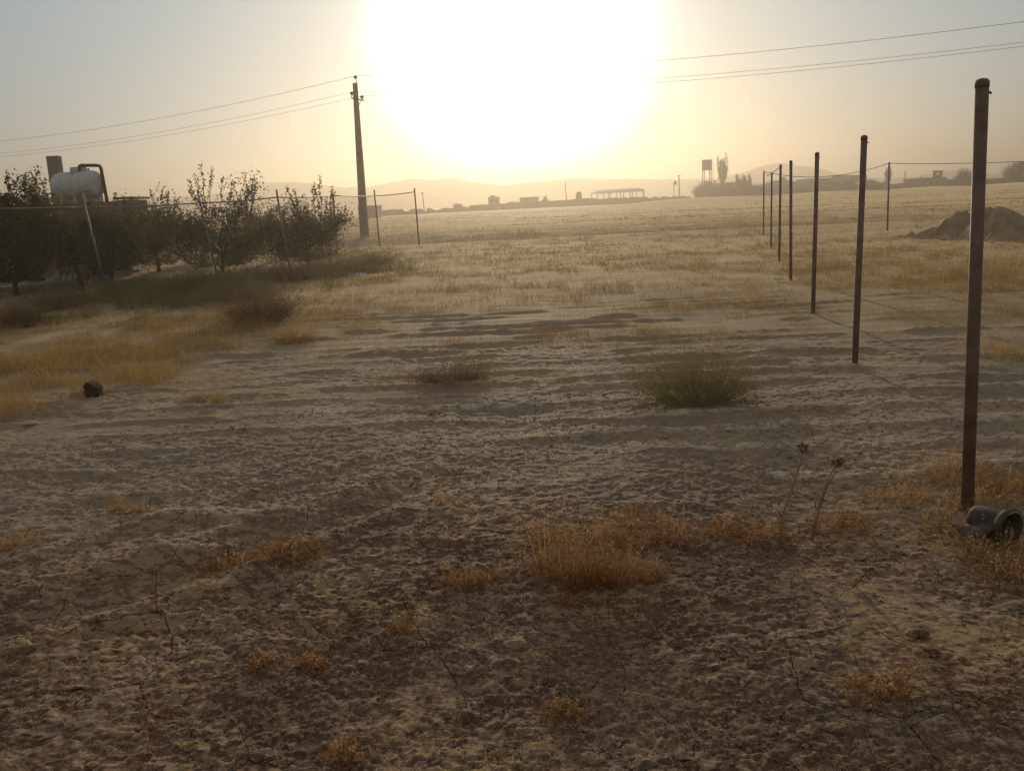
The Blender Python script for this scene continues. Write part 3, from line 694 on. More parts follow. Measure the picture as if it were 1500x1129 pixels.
# ------------------------------------------------------------------ orchard trees
def limb(mb, p, d, L, r, rs, n=5, bend=.18):
    pts = [p]; q = p.copy(); dd = d.copy()
    for i in range(n):
        dd = unit(dd + rs.normal(size=3) * bend + np.array([0, 0, .05])); q = q + dd * L / n; pts.append(q.copy())
    mb.tube(pts, [r * (1 - .72 * i / n) for i in range(n + 1)], 6, caps=False); return pts, dd
def fruit_tree(px, py, top, wpx, seed, label, nl=9000, shoots=26, tall=(), lsz=.055, Y=None, dense=1.0, trunk=.5, name='fruit_tree'):
    rs = np.random.RandomState(seed)
    b = gp(px, py) if Y is None else at(px, py, Y)
    if Y is not None: b[2] = h1(b[0], b[1])
    D_ = float(b[1]); Ht = at(px, top, D_)[2] - b[2]; rad = wpx / F * D_ * .5
    e = empty(name, b, label, 'tree', 'young fruit trees behind the fence' if name == 'fruit_tree' else None); mb = MB()
    tp = b + np.array([rs.normal() * .05, rs.normal() * .05, trunk]); mb.tube([b - [0, 0, .08], b + [0, 0, .1], (b + tp) / 2 + [.02, 0, 0], tp], [.085, .06, .05, .045], 8, caps=False)
    LP = []; SH = []
    nb = 7
    for i in range(nb):
        a = 6.28 * i / nb + rs.rand() * .6; d = unit(np.array([math.cos(a) * rad * .9, math.sin(a) * rad * .8, (Ht - trunk) * (.28 + .38 * rs.rand())]))
        Lb = math.hypot(rad, Ht - trunk) * (.5 + .28 * rs.rand()); pts, dd = limb(mb, tp.copy(), d, Lb, .035, rs)
        for j in range(2, len(pts)):
            for _ in range(3):
                d2 = unit(dd * .4 + rs.normal(size=3) * .7 + np.array([0, 0, .35])); p2, _d = limb(mb, pts[j].copy(), d2, Lb * (.25 + .3 * rs.rand()), .014, rs, 4, .25)
                LP += p2
        LP += pts[2:]
    for i in range(shoots):
        p = LP[rs.randint(len(LP))]; d = unit(np.array([rs.normal() * .28, rs.normal() * .28, 1.])); p2, _d = limb(mb, p.copy(), d, .35 + .4 * rs.rand(), .008, rs, 5, .1); SH.append(p2)
    for (tx, ty, x0, y0) in tall:     # long whips seen against the sky
        t_ = at(tx, ty, D_ + rs.normal() * .2); p0 = at(x0, y0, D_); pts = []
        for k in range(8):
            s = k / 7; pts.append(p0 * (1 - s) + t_ * s + rs.normal(size=3) * .02 * (s < 1))
        mb.tube(pts, [.014 * (1 - .75 * k / 7) for k in range(8)], 5, caps=False); SH.append(pts); SH.append(pts); SH.append(pts[3:])
    mb.build('trunk', M['bark'], e, True)
    nl = int(nl * 2.0); lsz = lsz * 1.25; P = []
    LPn = np.array(LP); n1 = int(nl * .66)
    # clumps of foliage hung on the twigs, thinned by noise so that light comes through
    P.append(LPn[rs.randint(len(LPn), size=n1)] + rs.normal(size=(n1, 3)) * np.array([.16, .16, .13]) * (rad / 1.0) ** .5)
    nf = int(nl * .34); a = rs.rand(nf) * 6.28; q = rs.rand(nf) ** .5; zz = rs.rand(nf)
    prof = np.sqrt(np.clip(1 - (2 * zz - .9) ** 2 * .9, .05, 1))
    P.append(np.stack([b[0] + np.cos(a) * q * rad * prof, b[1] + np.sin(a) * q * rad * .85 * prof, b[2] + trunk * .45 + zz * (Ht * (.50 + .42 * vn(a * 1.6, a * 0, seed)) - trunk * .45)], 1))
    P = np.concatenate(P)
    cl = .6 * vn(P[:, 0] / .22 + P[:, 1] / .31, P[:, 2] / .2 + P[:, 1] / .27, seed) + .4 * vn(P[:, 0] / .5, P[:, 2] / .45, seed + 9); P = P[(cl > .42 / dense) | (rs.rand(len(P)) < .12)]
    sp = []
    for s in SH:
        s = np.array(s); m_ = 34; t = rs.rand(m_) * (len(s) - 1.001); i = t.astype(int); f_ = (t - i)[:, None]
        sp.append(s[i] * (1 - f_) + s[i + 1] * f_ + rs.normal(size=(m_, 3)) * .022)
    if sp: P = np.concatenate([P] + sp)
    V, Fq = leaves(P, lsz * (.55 + .7 * rs.rand(len(P))), rs); g = Veg()
    tt = .15 + .45 * rs.rand(len(P)) + .35 * vn(P[:, 0] * 2 + P[:, 1], P[:, 2] * 2, seed + 4) - .1; tt = np.where(rs.rand(len(P)) < .02, .98, tt)
    g.add(V, Fq, tt, 4); g.build('crown', M['leaf'], e)
    return e
fruit_tree(24, 432, 252, 124, 301, 'leafy dark tree at the far left edge of the orchard', nl=22000, shoots=14, dense=1.35, trunk=.75, lsz=.06, tall=[(8, 252, 20, 290), (35, 256, 40, 300), (55, 248, 50, 300)])
fruit_tree(164, 418, 287, 100, 302, 'rounded tree just right of the leaning post and the white tank', nl=12000, shoots=10, dense=1.25, trunk=.85, tall=[(128, 280, 140, 330), (170, 284, 165, 330), (182, 288, 180, 330)])
fruit_tree(233, 398, 290, 90, 303, 'slim tree with two short whips between the rounded tree and the tallest one', nl=9000, shoots=8, tall=[(221, 279, 237, 330), (237, 277, 240, 330), (246, 282, 245, 330), (262, 290, 250, 325)])
fruit_tree(326, 400, 285, 135, 304, 'tallest fruit tree with long leafy whips against the sky', nl=16000, shoots=12,
    tall=[(295, 237, 303, 320), (310, 244, 306, 315), (275, 262, 300, 315), (284, 256, 302, 312), (327, 260, 320, 320), (341, 266, 330, 320), (278, 276, 300, 322), (371, 260, 366, 320), (376, 268, 368, 320), (364, 276, 360, 318)])
fruit_tree(452, 392, 300, 112, 305, 'airy fruit tree beside the utility pole with whips above the rail', nl=12000, shoots=10,
    tall=[(467, 254, 472, 330), (461, 266, 470, 325), (486, 275, 482, 330), (457, 275, 462, 320), (421, 274, 436, 320), (430, 277, 438, 322), (404, 300, 420, 330), (478, 290, 476, 335), (489, 282, 484, 330)])
fruit_tree(120, 425, 330, 60, 306, 'small sapling standing in front of the brick wall', nl=2500, shoots=5, trunk=.6)
fruit_tree(385, 372, 296, 80, 307, 'bushy tree filling the gap left of the airy tree', nl=7000, shoots=6, dense=1.1)

# ------------------------------------------------------------------ yard behind the orchard
WY = 25.5
def zt(px, py, Y): return at(px, py, Y)[2]
def gx(px, Y, py=300): return at(px, py, Y)[0]
wl, wr = gx(-60, WY), gx(176, WY)
e = empty('brick_wall', ((wl + wr) / 2, WY, 0), 'long brick yard wall behind the fruit trees', 'wall')
mb = MB(); top = zt(150, 303, WY); mb.box(((wl + wr) / 2, WY, top / 2 - .1), (wr - wl, .24, top + .2)); mb.build('brickwork', M['brick'], e)
mb = MB(); mb.box(((wl + wr) / 2, WY, top + .025), (wr - wl + .06, .30, .05)); mb.build('coping', M['mud'], e)
HY = 28.5
e = empty('hut', (gx(120, HY), HY, 0), 'low flat roofed hut that carries the white tank', 'hut')
ht = zt(120, 302, HY); mb = MB(); x0, x1 = gx(-30, HY), gx(172, HY); mb.box(((x0 + x1) / 2, HY + .6, ht / 2 - .1), (x1 - x0, 2.4, ht + .2)); mb.build('wall', M['brick'], e)
mb = MB(); mb.box(((x0 + x1) / 2, HY + .6, ht + .04), (x1 - x0 + .3, 2.7, .10)); mb.build('roof', M['mud_dark'], e)
TY = HY + .5
e = empty('flat_roof_shed', (gx(196, 31), 31, 0), 'small dark flat roofed shed right of the tank', 'shed')
mb = MB(); x0, x1 = gx(182, 31), gx(206, 31); z1 = zt(195, 291, 31); mb.box(((x0 + x1) / 2, 31, z1 / 2 - .1), (x1 - x0, 1.2, z1 + .1)); mb.build('wall', M['mud_dark'], e)
mb = MB(); mb.box(((x0 + x1) / 2, 31, z1 + .02), (x1 - x0 + .12, 1.4, .07)); mb.build('roof', M['roofdark'], e)
# tank
c = (at(78, 272, TY) + at(153, 272, TY)) / 2; xl, xr = at(75, 272, TY)[0], at(154, 272, TY)[0]; rt = (zt(110, 251, TY) - zt(110, 291, TY)) / 2; cz = (zt(110, 251, TY) + zt(110, 291, TY)) / 2
ang = math.radians(-24)
tank = empty('water_tank', (c[0], TY, cz - rt), 'pale grey horizontal plastic water tank on the hut roof', 'tank')
mb = MB(); Lt = (xr - xl); ax = np.array([math.cos(ang), math.sin(ang), 0.])
prof = [(-.5, .55), (-.495, .80), (-.48, .91), (-.45, .97), (-.40, .995), (-.20, 1), (-.19, .945), (-.14, .945), (-.13, 1), (.02, 1), (.03, .945), (.08, .945), (.09, 1), (.24, 1), (.25, .945), (.30, .945), (.31, 1), (.36, .99), (.42, .95), (.46, .84), (.49, .62), (.5, .25)]
mb.tube([np.array([c[0], TY, cz]) + ax * (s * Lt) for s, q in prof], [q * rt for s, q in prof], 32); mb.build('body', M['tank'], tank, True)
mb = MB(); p = np.array([c[0], TY, cz + rt]) + ax * (Lt * .06); mb.tube([p - [0, 0, .08], p + [0, 0, .10], p + [0, 0, .12]], [.27, .27, .24], 24); mb.build('lid', M['tank_cap'], tank, True)
mb = MB(); p = np.array([c[0], TY, cz + rt * .93]) + ax * (Lt * .30); mb.tube([p - [0, 0, .05], p + [0, 0, .09]], .05, 12); mb.build('vent', M['tank_cap'], tank, True)
mb = MB(); p = np.array([c[0], TY, cz - rt]); zb = ht + .09
for s in (-.28, .05, .33):
    q = p + ax * (Lt * s); mb.box((q[0], q[1], (zb + cz - rt * .55) / 2), (.12, rt * 1.5, cz - rt * .55 - zb), ang)
mb.build('cradle', M['pale_concrete'], tank)
ch = MB(); a = at(80.5, 250, TY + .9); b = at(78.5, 229, TY + .9)
ch.box((a[0], TY + .9, (ht + b[2]) / 2), (.37, .3, b[2] - ht), 0, (b[0] - a[0], 0)); o = tag(ch.build('chimney', M['grey_render']), 'square grey chimney stack leaning slightly behind the tank', 'chimney')
pp = MB(); Yp = TY - .25
path_ = [at(116, 252, Yp), at(116, 246, Yp), at(117, 243.5, Yp), at(120, 242.5, Yp), at(142, 242.5, Yp), at(146, 243.5, Yp), at(148, 247, Yp), at(150, 258, Yp), at(156, 290, Yp), at(158, 306, Yp)]
pp.tube(path_, .055, 10); tag(pp.build('overflow_pipe', M['rustpipe'], None, True), 'bent brown pipe rising over the end of the tank', 'pipe')
# things leaning by the wall
def sheet(pxs, pys, Y, lab, tilt=.25, name='metal_sheet'):
    a, b = at(pxs[0], pys[1], Y), at(pxs[1], pys[1], Y); t = at(pxs[0], pys[0], Y)
    e = empty(name, ((a[0] + b[0]) / 2, Y, a[2]), lab, 'sheet'); mb = MB(); h = t[2] - a[2]; z0 = h1(a[0], Y); n = 14; vs = []; fs = []
    for i in range(n + 1):
        x = a[0] + (b[0] - a[0]) * i / n; dy = .015 * (1 if i % 2 else -1)
        for (zz, yy) in ((z0, 0), (z0 + h, tilt)):
            vs += [(x, Y + yy + dy - .006, zz), (x, Y + yy + dy + .006, zz)]
    for i in range(n):
        o = i * 4; fs += [(o, o + 4, o + 6, o + 2), (o + 1, o + 3, o + 7, o + 5), (o, o + 1, o + 5, o + 4), (o + 2, o + 6, o + 7, o + 3)]
    fs += [(0, 2, 3, 1), (n * 4, n * 4 + 1, n * 4 + 3, n * 4 + 2)]
    mb.add(vs, fs); mb.build('corrugated_sheet', M['panel'], e)
    mb = MB(); mb.box(((a[0] + b[0]) / 2, Y + tilt * .5 - .03, z0 + h * .5), (abs(b[0] - a[0]), .03, .05)); mb.build('batten', M['stump'], e)
sheet((37, 63), (377, 404), 22.6, 'wider grey blue sheet leaning behind the far left tree')
sheet((134, 157), (371, 403), 23.4, 'narrow grey sheet leaning right of the pale sacks')
for i, (px, w, h, lab) in enumerate([(84, 8, 16, 'tall narrow pale sack, leftmost by the brick wall'), (95, 9, 12, 'short pale sack, second from the left by the wall'), (103, 9, 12, 'rounded pale sack in the middle of the row'), (111, 8, 12, 'short pale sack, second from the right in the row'), (121, 10, 18, 'tall pinkish sack at the right end of the row')]):
    b = at(px, 404, 23.0); b[2] = h1(b[0], 23.0); e_ = MB(); r = w / F * 23 * .5; hh = h / F * 23 + .12
    e_.tube([b, b + [0, 0, .03], b + [0, 0, hh * .5], b + [.01, 0, hh * .85], b + [.02, 0, hh * .9], b + [.0, 0, hh]], [r * .9, r * 1.1, r * 1.15, r * .8, r * .3, r * .5], 12)
    tag(e_.build('sack', M['sack'], None, True), lab, 'sack', 'sacks standing by the brick wall')
# pale concrete kerb and yard
ya = gp0(-60, 436); yb = gp0(62, 421); yc = gp0(128, 407); yd = gp0(205, 400)
vs = []; 
def strip_slab(name, pts, dirn, w, z0, z1, m, **k):
    mb = MB(); n = len(pts); V = []
    for p in pts:
        for (o, z) in ((0, z0), (0, z1), (w, z1), (w, z0)): V.append((p[0] + dirn[0] * o, p[1] + dirn[1] * o, z))
    Fs = []
    for i in range(n - 1):
        o = i * 4
        for j in range(4): Fs.append((o + j, o + (j + 1) % 4, o + 4 + (j + 1) % 4, o + 4 + j))
    Fs += [(3, 2, 1, 0), tuple((n - 1) * 4 + j for j in range(4))]; mb.add(V, Fs); return tag(mb.build(name, m), **k)
dn = np.array([-.1, 1.0, 0])
strip_slab('path', [ya, yb, yc, yd], dn, .35, -.1, .12, M['pale_concrete'], kind='structure')
strip_slab('yard', [p + dn * .36 for p in (ya, yb, yc, yd)], dn, 4.4, -.1, .08, M['panel'], kind='structure')

# ------------------------------------------------------------------ mounds of earth
def mound(px0, px1, ptop, pxtop, pybase, seed, lab):
    b = gp0((px0 + px1) / 2, pybase); Y = b[1] + 1.2; xa, xb = at(px0, 340, Y)[0], at(px1, 340, Y)[0]; hgt = zt(pxtop, ptop, Y); xt = at(pxtop, ptop, Y)[0]
    n = 70; rs = np.random.RandomState(seed); u = np.linspace(-1.25, 1.25, n); U, Vv = np.meshgrid(u, u, indexing='ij')
    x = (xa + xb) / 2 + U * (xb - xa) / 2; y = Y + Vv * 1.5
    cxn = (xt - (xa + xb) / 2) / ((xb - xa) / 2); Uw = np.where(U < cxn, (U - cxn) / (1 + cxn), (U - cxn) / (1 - cxn)); q = np.sqrt(Uw ** 2 + Vv ** 2)
    q = q * (1 + .45 * (vn(np.arctan2(Vv, Uw) * 1.3 + 9, q * 1.5, seed + 5) - .5))
    z = hgt * np.where(q < 1, (np.cos(np.clip(q, 0, 1) * math.pi) * .5 + .5) ** .8, -.25 * (q - 1))
    z = z + (vn(x / .5, y / .5, seed) - .5) * .30 + (vn(x / .17, y / .17, seed + 1) - .5) * .15 + (vn(x / .07, y / .07, seed + 2) - .5) * .06
    V = np.stack([x, y, z + base_h(x, y)], -1).reshape(-1, 3); i = np.arange(n - 1)[:, None]; j = np.arange(n - 1)[None, :]
    Q = np.stack([i * n + j, (i + 1) * n + j, (i + 1) * n + j + 1, i * n + j + 1], -1).reshape(-1, 4)
    me = raw_mesh('dirt_mound', V, Q, smooth=True); tag(link('dirt_mound', me, M['mound']), lab, 'mound', 'heaps of dug earth at the right')
mound(1352, 1446, 305, 1412, 348, 71, 'rounded grey brown earth heap left of the nearest post')
mound(1428, 1535, 302, 1460, 352, 72, 'larger dark earth heap right of the nearest post')

# ------------------------------------------------------------------ small things on the ground
def sph(mb, c, rx, ry, rz, rs, n=8, jit=.12):
    vs = []; fs = []
    for i in range(1, n):
        for j in range(n * 2):
            t = math.pi * i / n; p = math.pi * j / n; k = 1 + rs.normal() * jit
            vs.append((c[0] + rx * k * math.sin(t) * math.cos(p), c[1] + ry * k * math.sin(t) * math.sin(p), c[2] + rz * k * math.cos(t)))
    m_ = n * 2
    for i in range(n - 2):
        for j in range(m_): fs.append((i * m_ + j, (i + 1) * m_ + j, (i + 1) * m_ + (j + 1) % m_, i * m_ + (j + 1) % m_))
    vs.append((c[0], c[1], c[2] + rz)); vs.append((c[0], c[1], c[2] - rz)); t = len(vs) - 2
    for j in range(m_): fs.append((t, j, (j + 1) % m_)); fs.append((t + 1, (n - 2) * m_ + (j + 1) % m_, (n - 2) * m_ + j))
    mb.add(vs, fs)
rs = np.random.RandomState(4)
p = gp(45, 622); mb = MB(); sph(mb, p + [0, 0, .012], .055, .04, .018, rs, 8, .04); tag(mb.build('stone', M['stone'], None, True), 'flat pale stone on the dark soil at the left edge', 'stone')
for (px, py, w, h, lab) in [(1343, 920, 14, 9, 'smooth brown lump upper left on the grey patch'), (1356, 945, 17, 11, 'largest brown lump on the smooth grey patch'), (1222, 942, 15, 8, 'flat brown lump left of the two on the grey patch'), (677, 1040, 22, 10, 'wide low clod near the bottom centre')]:
    p = gp(px, py + h); D_ = np.linalg.norm(p - [0, 0, EYE]); mb = MB(); sph(mb, p + [0, 0, h / F * D_ * .15], w / F * D_, w / F * D_ * .7, h / F * D_ * .7, rs, 12, .09); tag(mb.build('soil_lump', M['soil'], None, True), lab, 'clod')
# charred stub
p = gp(139, 581); e = MB(); s_ = p[1] / F
vs = []; prof = [(-10, 0), (-11, 20), (-7, 25), (2, 22), (8, 16), (10, 0)]
for d in (-.05, .06):
    for (a, b) in prof: vs.append((p[0] + a * s_ + rs.normal() * .003, p[1] + d, p[2] - .02 + b * s_ * 1.08))
n = len(prof); fs = [tuple(range(n)), tuple(range(2 * n - 1, n - 1, -1))] + [((i + 1) % n, i, i + n, (i + 1) % n + n) for i in range(n)]
e.add(vs, fs); tag(e.build('wooden_stump', M['stump']), 'dark broken stump standing at the edge of the golden grass', 'stump')
# plastic scraps
def scrap(px, py, w, h, lab, seed):
    r_ = np.random.RandomState(seed); p = gp(px, py); D_ = np.linalg.norm(p - [0, 0, EYE]); w = w / F * D_; h = h / F * D_; n = 9; vs = []; fs = []
    for i in range(n):
        for j in range(5):
            vs.append(p + np.array([w * (i / (n - 1) - .5) + r_.normal() * w * .04, (j / 4 - .5) * w * .35 + r_.normal() * w * .05, h * (.15 + .75 * abs(math.sin(i * 1.1 + seed))) * (.4 + .6 * math.sin(j * .8)) + .01]))
    fs = [(i * 5 + j, (i + 1) * 5 + j, (i + 1) * 5 + j + 1, i * 5 + j + 1) for i in range(n - 1) for j in range(4)]
    mb = MB(); mb.add(vs, fs); o = mb.build('plastic_scrap', M['white']); sm_ = o.modifiers.new('t', 'SOLIDIFY'); sm_.thickness = .002
    tag(o, lab, 'litter', 'white plastic scraps caught in the grass')
scrap(530, 404, 16, 5, 'curled white scrap in the haze below the utility pole', 1)
scrap(209, 441, 6, 6, 'small white scrap by the foot of the orchard fence', 2)
scrap(1311, 290, 5, 4, 'white scrap far off beside the lone wire post', 3)
scrap(1228, 284, 4, 3, 'tiny white scrap on the far field behind the row of posts', 4)
scrap(1005, 437, 7, 4, 'white scrap on the hazy ground in the centre right', 5)
scrap(1453, 358, 8, 10, 'pale rag caught on a stem in front of the large earth heap', 6)
scrap(1140, 412, 14, 6, 'white twisted scrap left of the fourth steel post', 7)
# three cut straw stubs
for i, (px, py, tx, ty) in enumerate(((352, 812, 349, 794), (357, 812, 358, 795), (363, 812, 367, 797))):
    p = gp(px, py); t = at(tx, ty, p[1]); mb = MB(); mb.tube([p, t], .0016, 6)
    tag(mb.build('straw_stub', M['stone']), ('left', 'middle', 'right')[i] + 'most of three pale straw stubs by the reddish weed' if i != 1 else 'middle one of three pale straw stubs by the reddish weed', 'straw', 'cut straw stubs')

# ------------------------------------------------------------------ thistles
def thistle(name_lab, stems, heads, side, seed):
    b = gp(*stems[0][0]); Y = b[1]; e = empty('dry_thistle', b, name_lab, 'thistle', 'dead thistles'); r_ = np.random.RandomState(seed)
    for st in stems:
        pts = [b - [0, 0, .02] if k == 0 else at(p[0], p[1], Y + (p[2] if len(p) > 2 else 0)) for k, p in enumerate(st)]
        mb = MB(); mb.tube(pts, [.007 - .0042 * k / (len(pts) - 1) for k in range(len(pts))], 7); mb.build('stem', M['stalk'], e, True)
    for sd in side:
        pts = [at(p[0], p[1], Y + r_.normal() * .03) for p in sd]; mb = MB(); mb.tube(pts, [.0035 - .0022 * k / (len(pts) - 1) for k in range(len(pts))], 5); mb.build('side_twig', M['stalk'], e, True)
    for (hx, hy, hr) in heads:
        c = at(hx, hy, Y); r = hr / F * Y; mb = MB(); sph(mb, c, r * .62, r * .62, r * .55, r_, 8, .08); hd = mb.build('seed_head', M['stalk'], e)
        n = 90; d = unit(r_.normal(size=(n, 3)) + np.array([0, 0, .5])); V, Fq, per = ribbons(np.tile(c, (n, 1)) + d * r * .4, d, np.full(n, r * .85) * (.7 + .5 * r_.rand(n)), r_.normal(size=(n, 3)) * .15, np.full(n, r * .16), 2, r_)
        g = Veg(); g.add(V, Fq, r_.rand(n) * .6, per); s = g.build('spines', M['litter'], hd)
        s.matrix_parent_inverse = Matrix.Identity(4); s.matrix_parent_inverse = Matrix.Translation(-e.location) @ Matrix.Identity(4) if False else hd.matrix_parent_inverse.inverted() @ Matrix.Identity(4) if False else Matrix.Identity(4)
    return e
thistle('taller dead thistle with one spiky round head', [[(1142, 803), (1143, 780), (1145, 757), (1153, 735), (1164, 705), (1172, 680), (1175, 664)]],
        [(1176, 657, 9)], [[(1145, 757), (1138, 745), (1133, 740), (1128, 752), (1122, 752)], [(1145, 758), (1165, 764), (1190, 775), (1215, 785), (1222, 784)], [(1144, 785), (1130, 775), (1136, 768)], [(1144, 782), (1160, 772), (1172, 775)], [(1143, 790), (1125, 792), (1100, 790)], [(1160, 762), (1175, 756)]], 501)
thistle('shorter dead thistle with paired stalks and a ragged head', [[(1188, 792), (1192, 770), (1198, 745), (1206, 722), (1214, 700), (1222, 686)], [(1188, 792), (1195, 762), (1203, 738), (1210, 715), (1219, 700), (1226, 688)]],
        [(1225, 680, 8), (1232, 676, 6)], [[(1198, 745), (1192, 768), (1186, 774)], [(1197, 748), (1193, 735), (1194, 728)], [(1190, 778), (1180, 783), (1168, 790)], [(1192, 770), (1205, 782), (1218, 786)]], 502)

# ------------------------------------------------------------------ rubber bucket
p = gp(1475, 797); Y = p[1]; sc = float(np.linalg.norm(p - [0, 0, EYE])) / F
bk = empty('rubber_bucket', p, 'battered black rubber bucket lying on its side near the closest post', 'bucket')
axd = unit(np.array([.446, -.895, -.03])); R0 = 22 * sc; mc = p + np.array([0, .0, R0 * .98]); n = 28
def ringpts(c, r, sq=1.0):
    a = unit(np.cross(axd, [0, 0, 1.])); b = np.cross(a, axd)
    return [c + a * math.cos(6.2832 * k / n) * r + b * math.sin(6.2832 * k / n) * r * sq for k in range(n)]
def rings(spec, name, m, parent, closed=False):
    vs = []; fs = []
    for c, r, sq in spec: vs += ringpts(c, r, sq)
    for i in range(len(spec) - 1):
        for k in range(n): fs.append((i * n + k, i * n + (k + 1) % n, (i + 1) * n + (k + 1) % n, (i + 1) * n + k))
    if closed: fs.append(tuple((len(spec) - 1) * n + k for k in range(n)))
    mb = MB(); mb.add(vs, fs); return mb.build(name, m, parent, True)
Lb = 46 * sc
rings([(mc - axd * Lb, R0 * .05, .9), (mc - axd * Lb, R0 * .72, .9), (mc - axd * Lb * .9, R0 * .78, .92), (mc - axd * Lb * .5, R0 * .88, .95), (mc - axd * .02, R0 * .97, .98), (mc, R0 * .98, 1)], 'body', M['rubber'], bk)
rings([(mc - axd * .02, R0 * .97, 1), (mc - axd * .02, R0 * 1.12, 1), (mc + axd * .012, R0 * 1.15, 1), (mc + axd * .015, R0 * 1.02, 1), (mc + axd * .0, R0 * .93, 1)], 'rim', M['rubber'], bk)
rings([(mc - axd * .002, R0 * .93, 1), (mc - axd * .05, R0 * .86, .96), (mc - axd * .12, R0 * .78, .92), (mc - axd * .13, R0 * .4, .9), (mc - axd * .135, R0 * .02, .9)], 'lining', M['inner'], bk, True)
mb = MB(); aa = unit(np.cross(axd, [0, 0, 1.])); bb = np.cross(aa, axd)
mb.tube([mc + axd * .014 + (aa * math.cos(t) + bb * math.sin(t)) * R0 * 1.0 for t in np.linspace(1.2, 3.0, 14)], .004, 6); mb.build('wire_rim', M['rim'], bk, True)
st = [at(1404, 777, Y + .0), at(1414, 780, Y), at(1428, 781, Y), at(1440, 777, Y), at(1452, 769, Y), at(1460, 762, Y + .02)]
vs = []; fs = []
for k, q in enumerate(st):
    vs += [q + [0, -.03, .0], q + [0, .05, .012], q + [0, .05, .0], q + [0, -.03, -.012]]
for k in range(len(st) - 1):
    o = k * 4
    for j in range(4): fs.append((o + j, o + (j + 1) % 4, o + 4 + (j + 1) % 4, o + 4 + j))
fs += [(3, 2, 1, 0), tuple((len(st) - 1) * 4 + j for j in range(4))]
mb = MB(); mb.add(vs, fs); mb.build('torn_flap', M['rubber'], bk)

# ------------------------------------------------------------------ village on the far side of the field
VY = 220.0
def block(name, px0, px1, ytop, lab, cat, Y=VY, depth=6, m='mud', roof=None, openings=(), base=0., parapet=True, yt2=None):
    x0, x1 = at(px0, ytop, Y)[0], at(px1, ytop, Y)[0]; h = zt((px0 + px1) / 2, ytop, Y); xc = (x0 + x1) / 2
    e = empty(name, (xc, Y, 0), lab, cat); mb = MB(); mb.box((xc, Y + depth / 2, h / 2 - .4), (x1 - x0, depth, h + .8)); mb.build('wall', M[m], e)
    mb = MB(); mb.box((xc, Y + depth / 2, h + .06), (x1 - x0 + .25, depth + .25, .13)); mb.build('roof', M[roof or 'mud_dark'], e)
    for (q0, q1, a, b) in openings:
        ox0, ox1 = at(q0, a, Y)[0], at(q1, a, Y)[0]; zt_, zb_ = zt(q0, a, Y), zt(q0, b, Y); mb = MB(); mb.box(((ox0 + ox1) / 2, Y - .02, (zt_ + zb_) / 2), (ox1 - ox0, .08, zt_ - zb_)); mb.build('window', M['dark'], e)
    return e, h
def gable(name, px0, px1, yeave, yridge, lab, cat, Y=VY, depth=8, m='mud', rm='roofdark', pxr=None):
    x0, x1 = at(px0, yeave, Y)[0], at(px1, yeave, Y)[0]; he = zt((px0 + px1) / 2, yeave, Y); hr = zt((px0 + px1) / 2, yridge, Y); xr = at(pxr or (px0 + px1) / 2, yridge, Y)[0]
    e = empty(name, ((x0 + x1) / 2, Y, 0), lab, cat); mb = MB()
    prof = [(x0 + .4, -.6), (x1 - .4, -.6), (x1 - .4, he - .02), (xr, hr - .1), (x0 + .4, he - .02)]
    vs = [(a, Y, b) for a, b in prof] + [(a, Y + depth, b) for a, b in prof]; mb.add(vs, [(0, 1, 2, 3, 4), (9, 8, 7, 6, 5)] + [(i, i + 5, (i + 1) % 5 + 5, (i + 1) % 5) for i in range(5)]); mb.build('wall', M[m], e)
    mb = MB(); t = .15
    for (a, b) in (((x0, he - .12), (xr, hr)), ((xr, hr), (x1, he - .12))):
        mb.add([(a[0], Y - .3, a[1]), (b[0], Y - .3, b[1]), (b[0], Y + depth + .3, b[1]), (a[0], Y + depth + .3, a[1]), (a[0], Y - .3, a[1] + t), (b[0], Y - .3, b[1] + t), (b[0], Y + depth + .3, b[1] + t), (a[0], Y + depth + .3, a[1] + t)],
               [(3, 2, 1, 0), (4, 5, 6, 7), (0, 1, 5, 4), (1, 2, 6, 5), (2, 3, 7, 6), (3, 0, 4, 7)])
    mb.build('roof', M[rm], e); return e, hr
block('mud_house', 524, 552, 302.5, 'small low house seen past the foot of the utility pole', 'house', 150)
def long_wall(px0, px1, ytop, lab, Y, step=6, seed=1, m='mud_dark', rough=.12, yt2=None):
    r_ = random.Random(seed); n = int((px1 - px0) / step) + 1; e = MB(); vs = []; fs = []
    for i in range(n + 1):
        px = px0 + (px1 - px0) * i / n; yy = ytop + ((yt2 if yt2 is not None else ytop) - ytop) * i / n; q = at(px, yy, Y); z = q[2] + r_.uniform(-rough, rough)
        vs += [(q[0], Y, -.6), (q[0], Y, z), (q[0], Y + .4, z), (q[0], Y + .4, -.6)]
    for i in range(n):
        o = i * 4
        for j in range(4): fs.append((o + j, o + (j + 1) % 4, o + 4 + (j + 1) % 4, o + 4 + j))
    fs += [(3, 2, 1, 0), tuple(n * 4 + j for j in range(4))]; e.add(vs, fs); return tag(e.build('mud_wall', M[m]), lab, 'wall')
long_wall(625, 690, 307, 'ragged low mud wall left of the square house', 205, yt2=304, seed=2, rough=.3)
long_wall(687, 762, 301, 'mud wall running under the square two storey house', 212, yt2=296.5, seed=3)
long_wall(758, 862, 297.5, 'mud wall below the flat sheet roof and the thin mast', 213, yt2=290.5, seed=4)
long_wall(560, 628, 309, 'lowest crumbling wall at the left end of the village', 190, yt2=307, seed=5, rough=.35)
e, h = block('square_house', 715, 731.5, 289.5, 'square two storey house with a small rooftop box', 'house', VY, 4, openings=((718, 721, 293, 296), (725, 728, 293, 296)))
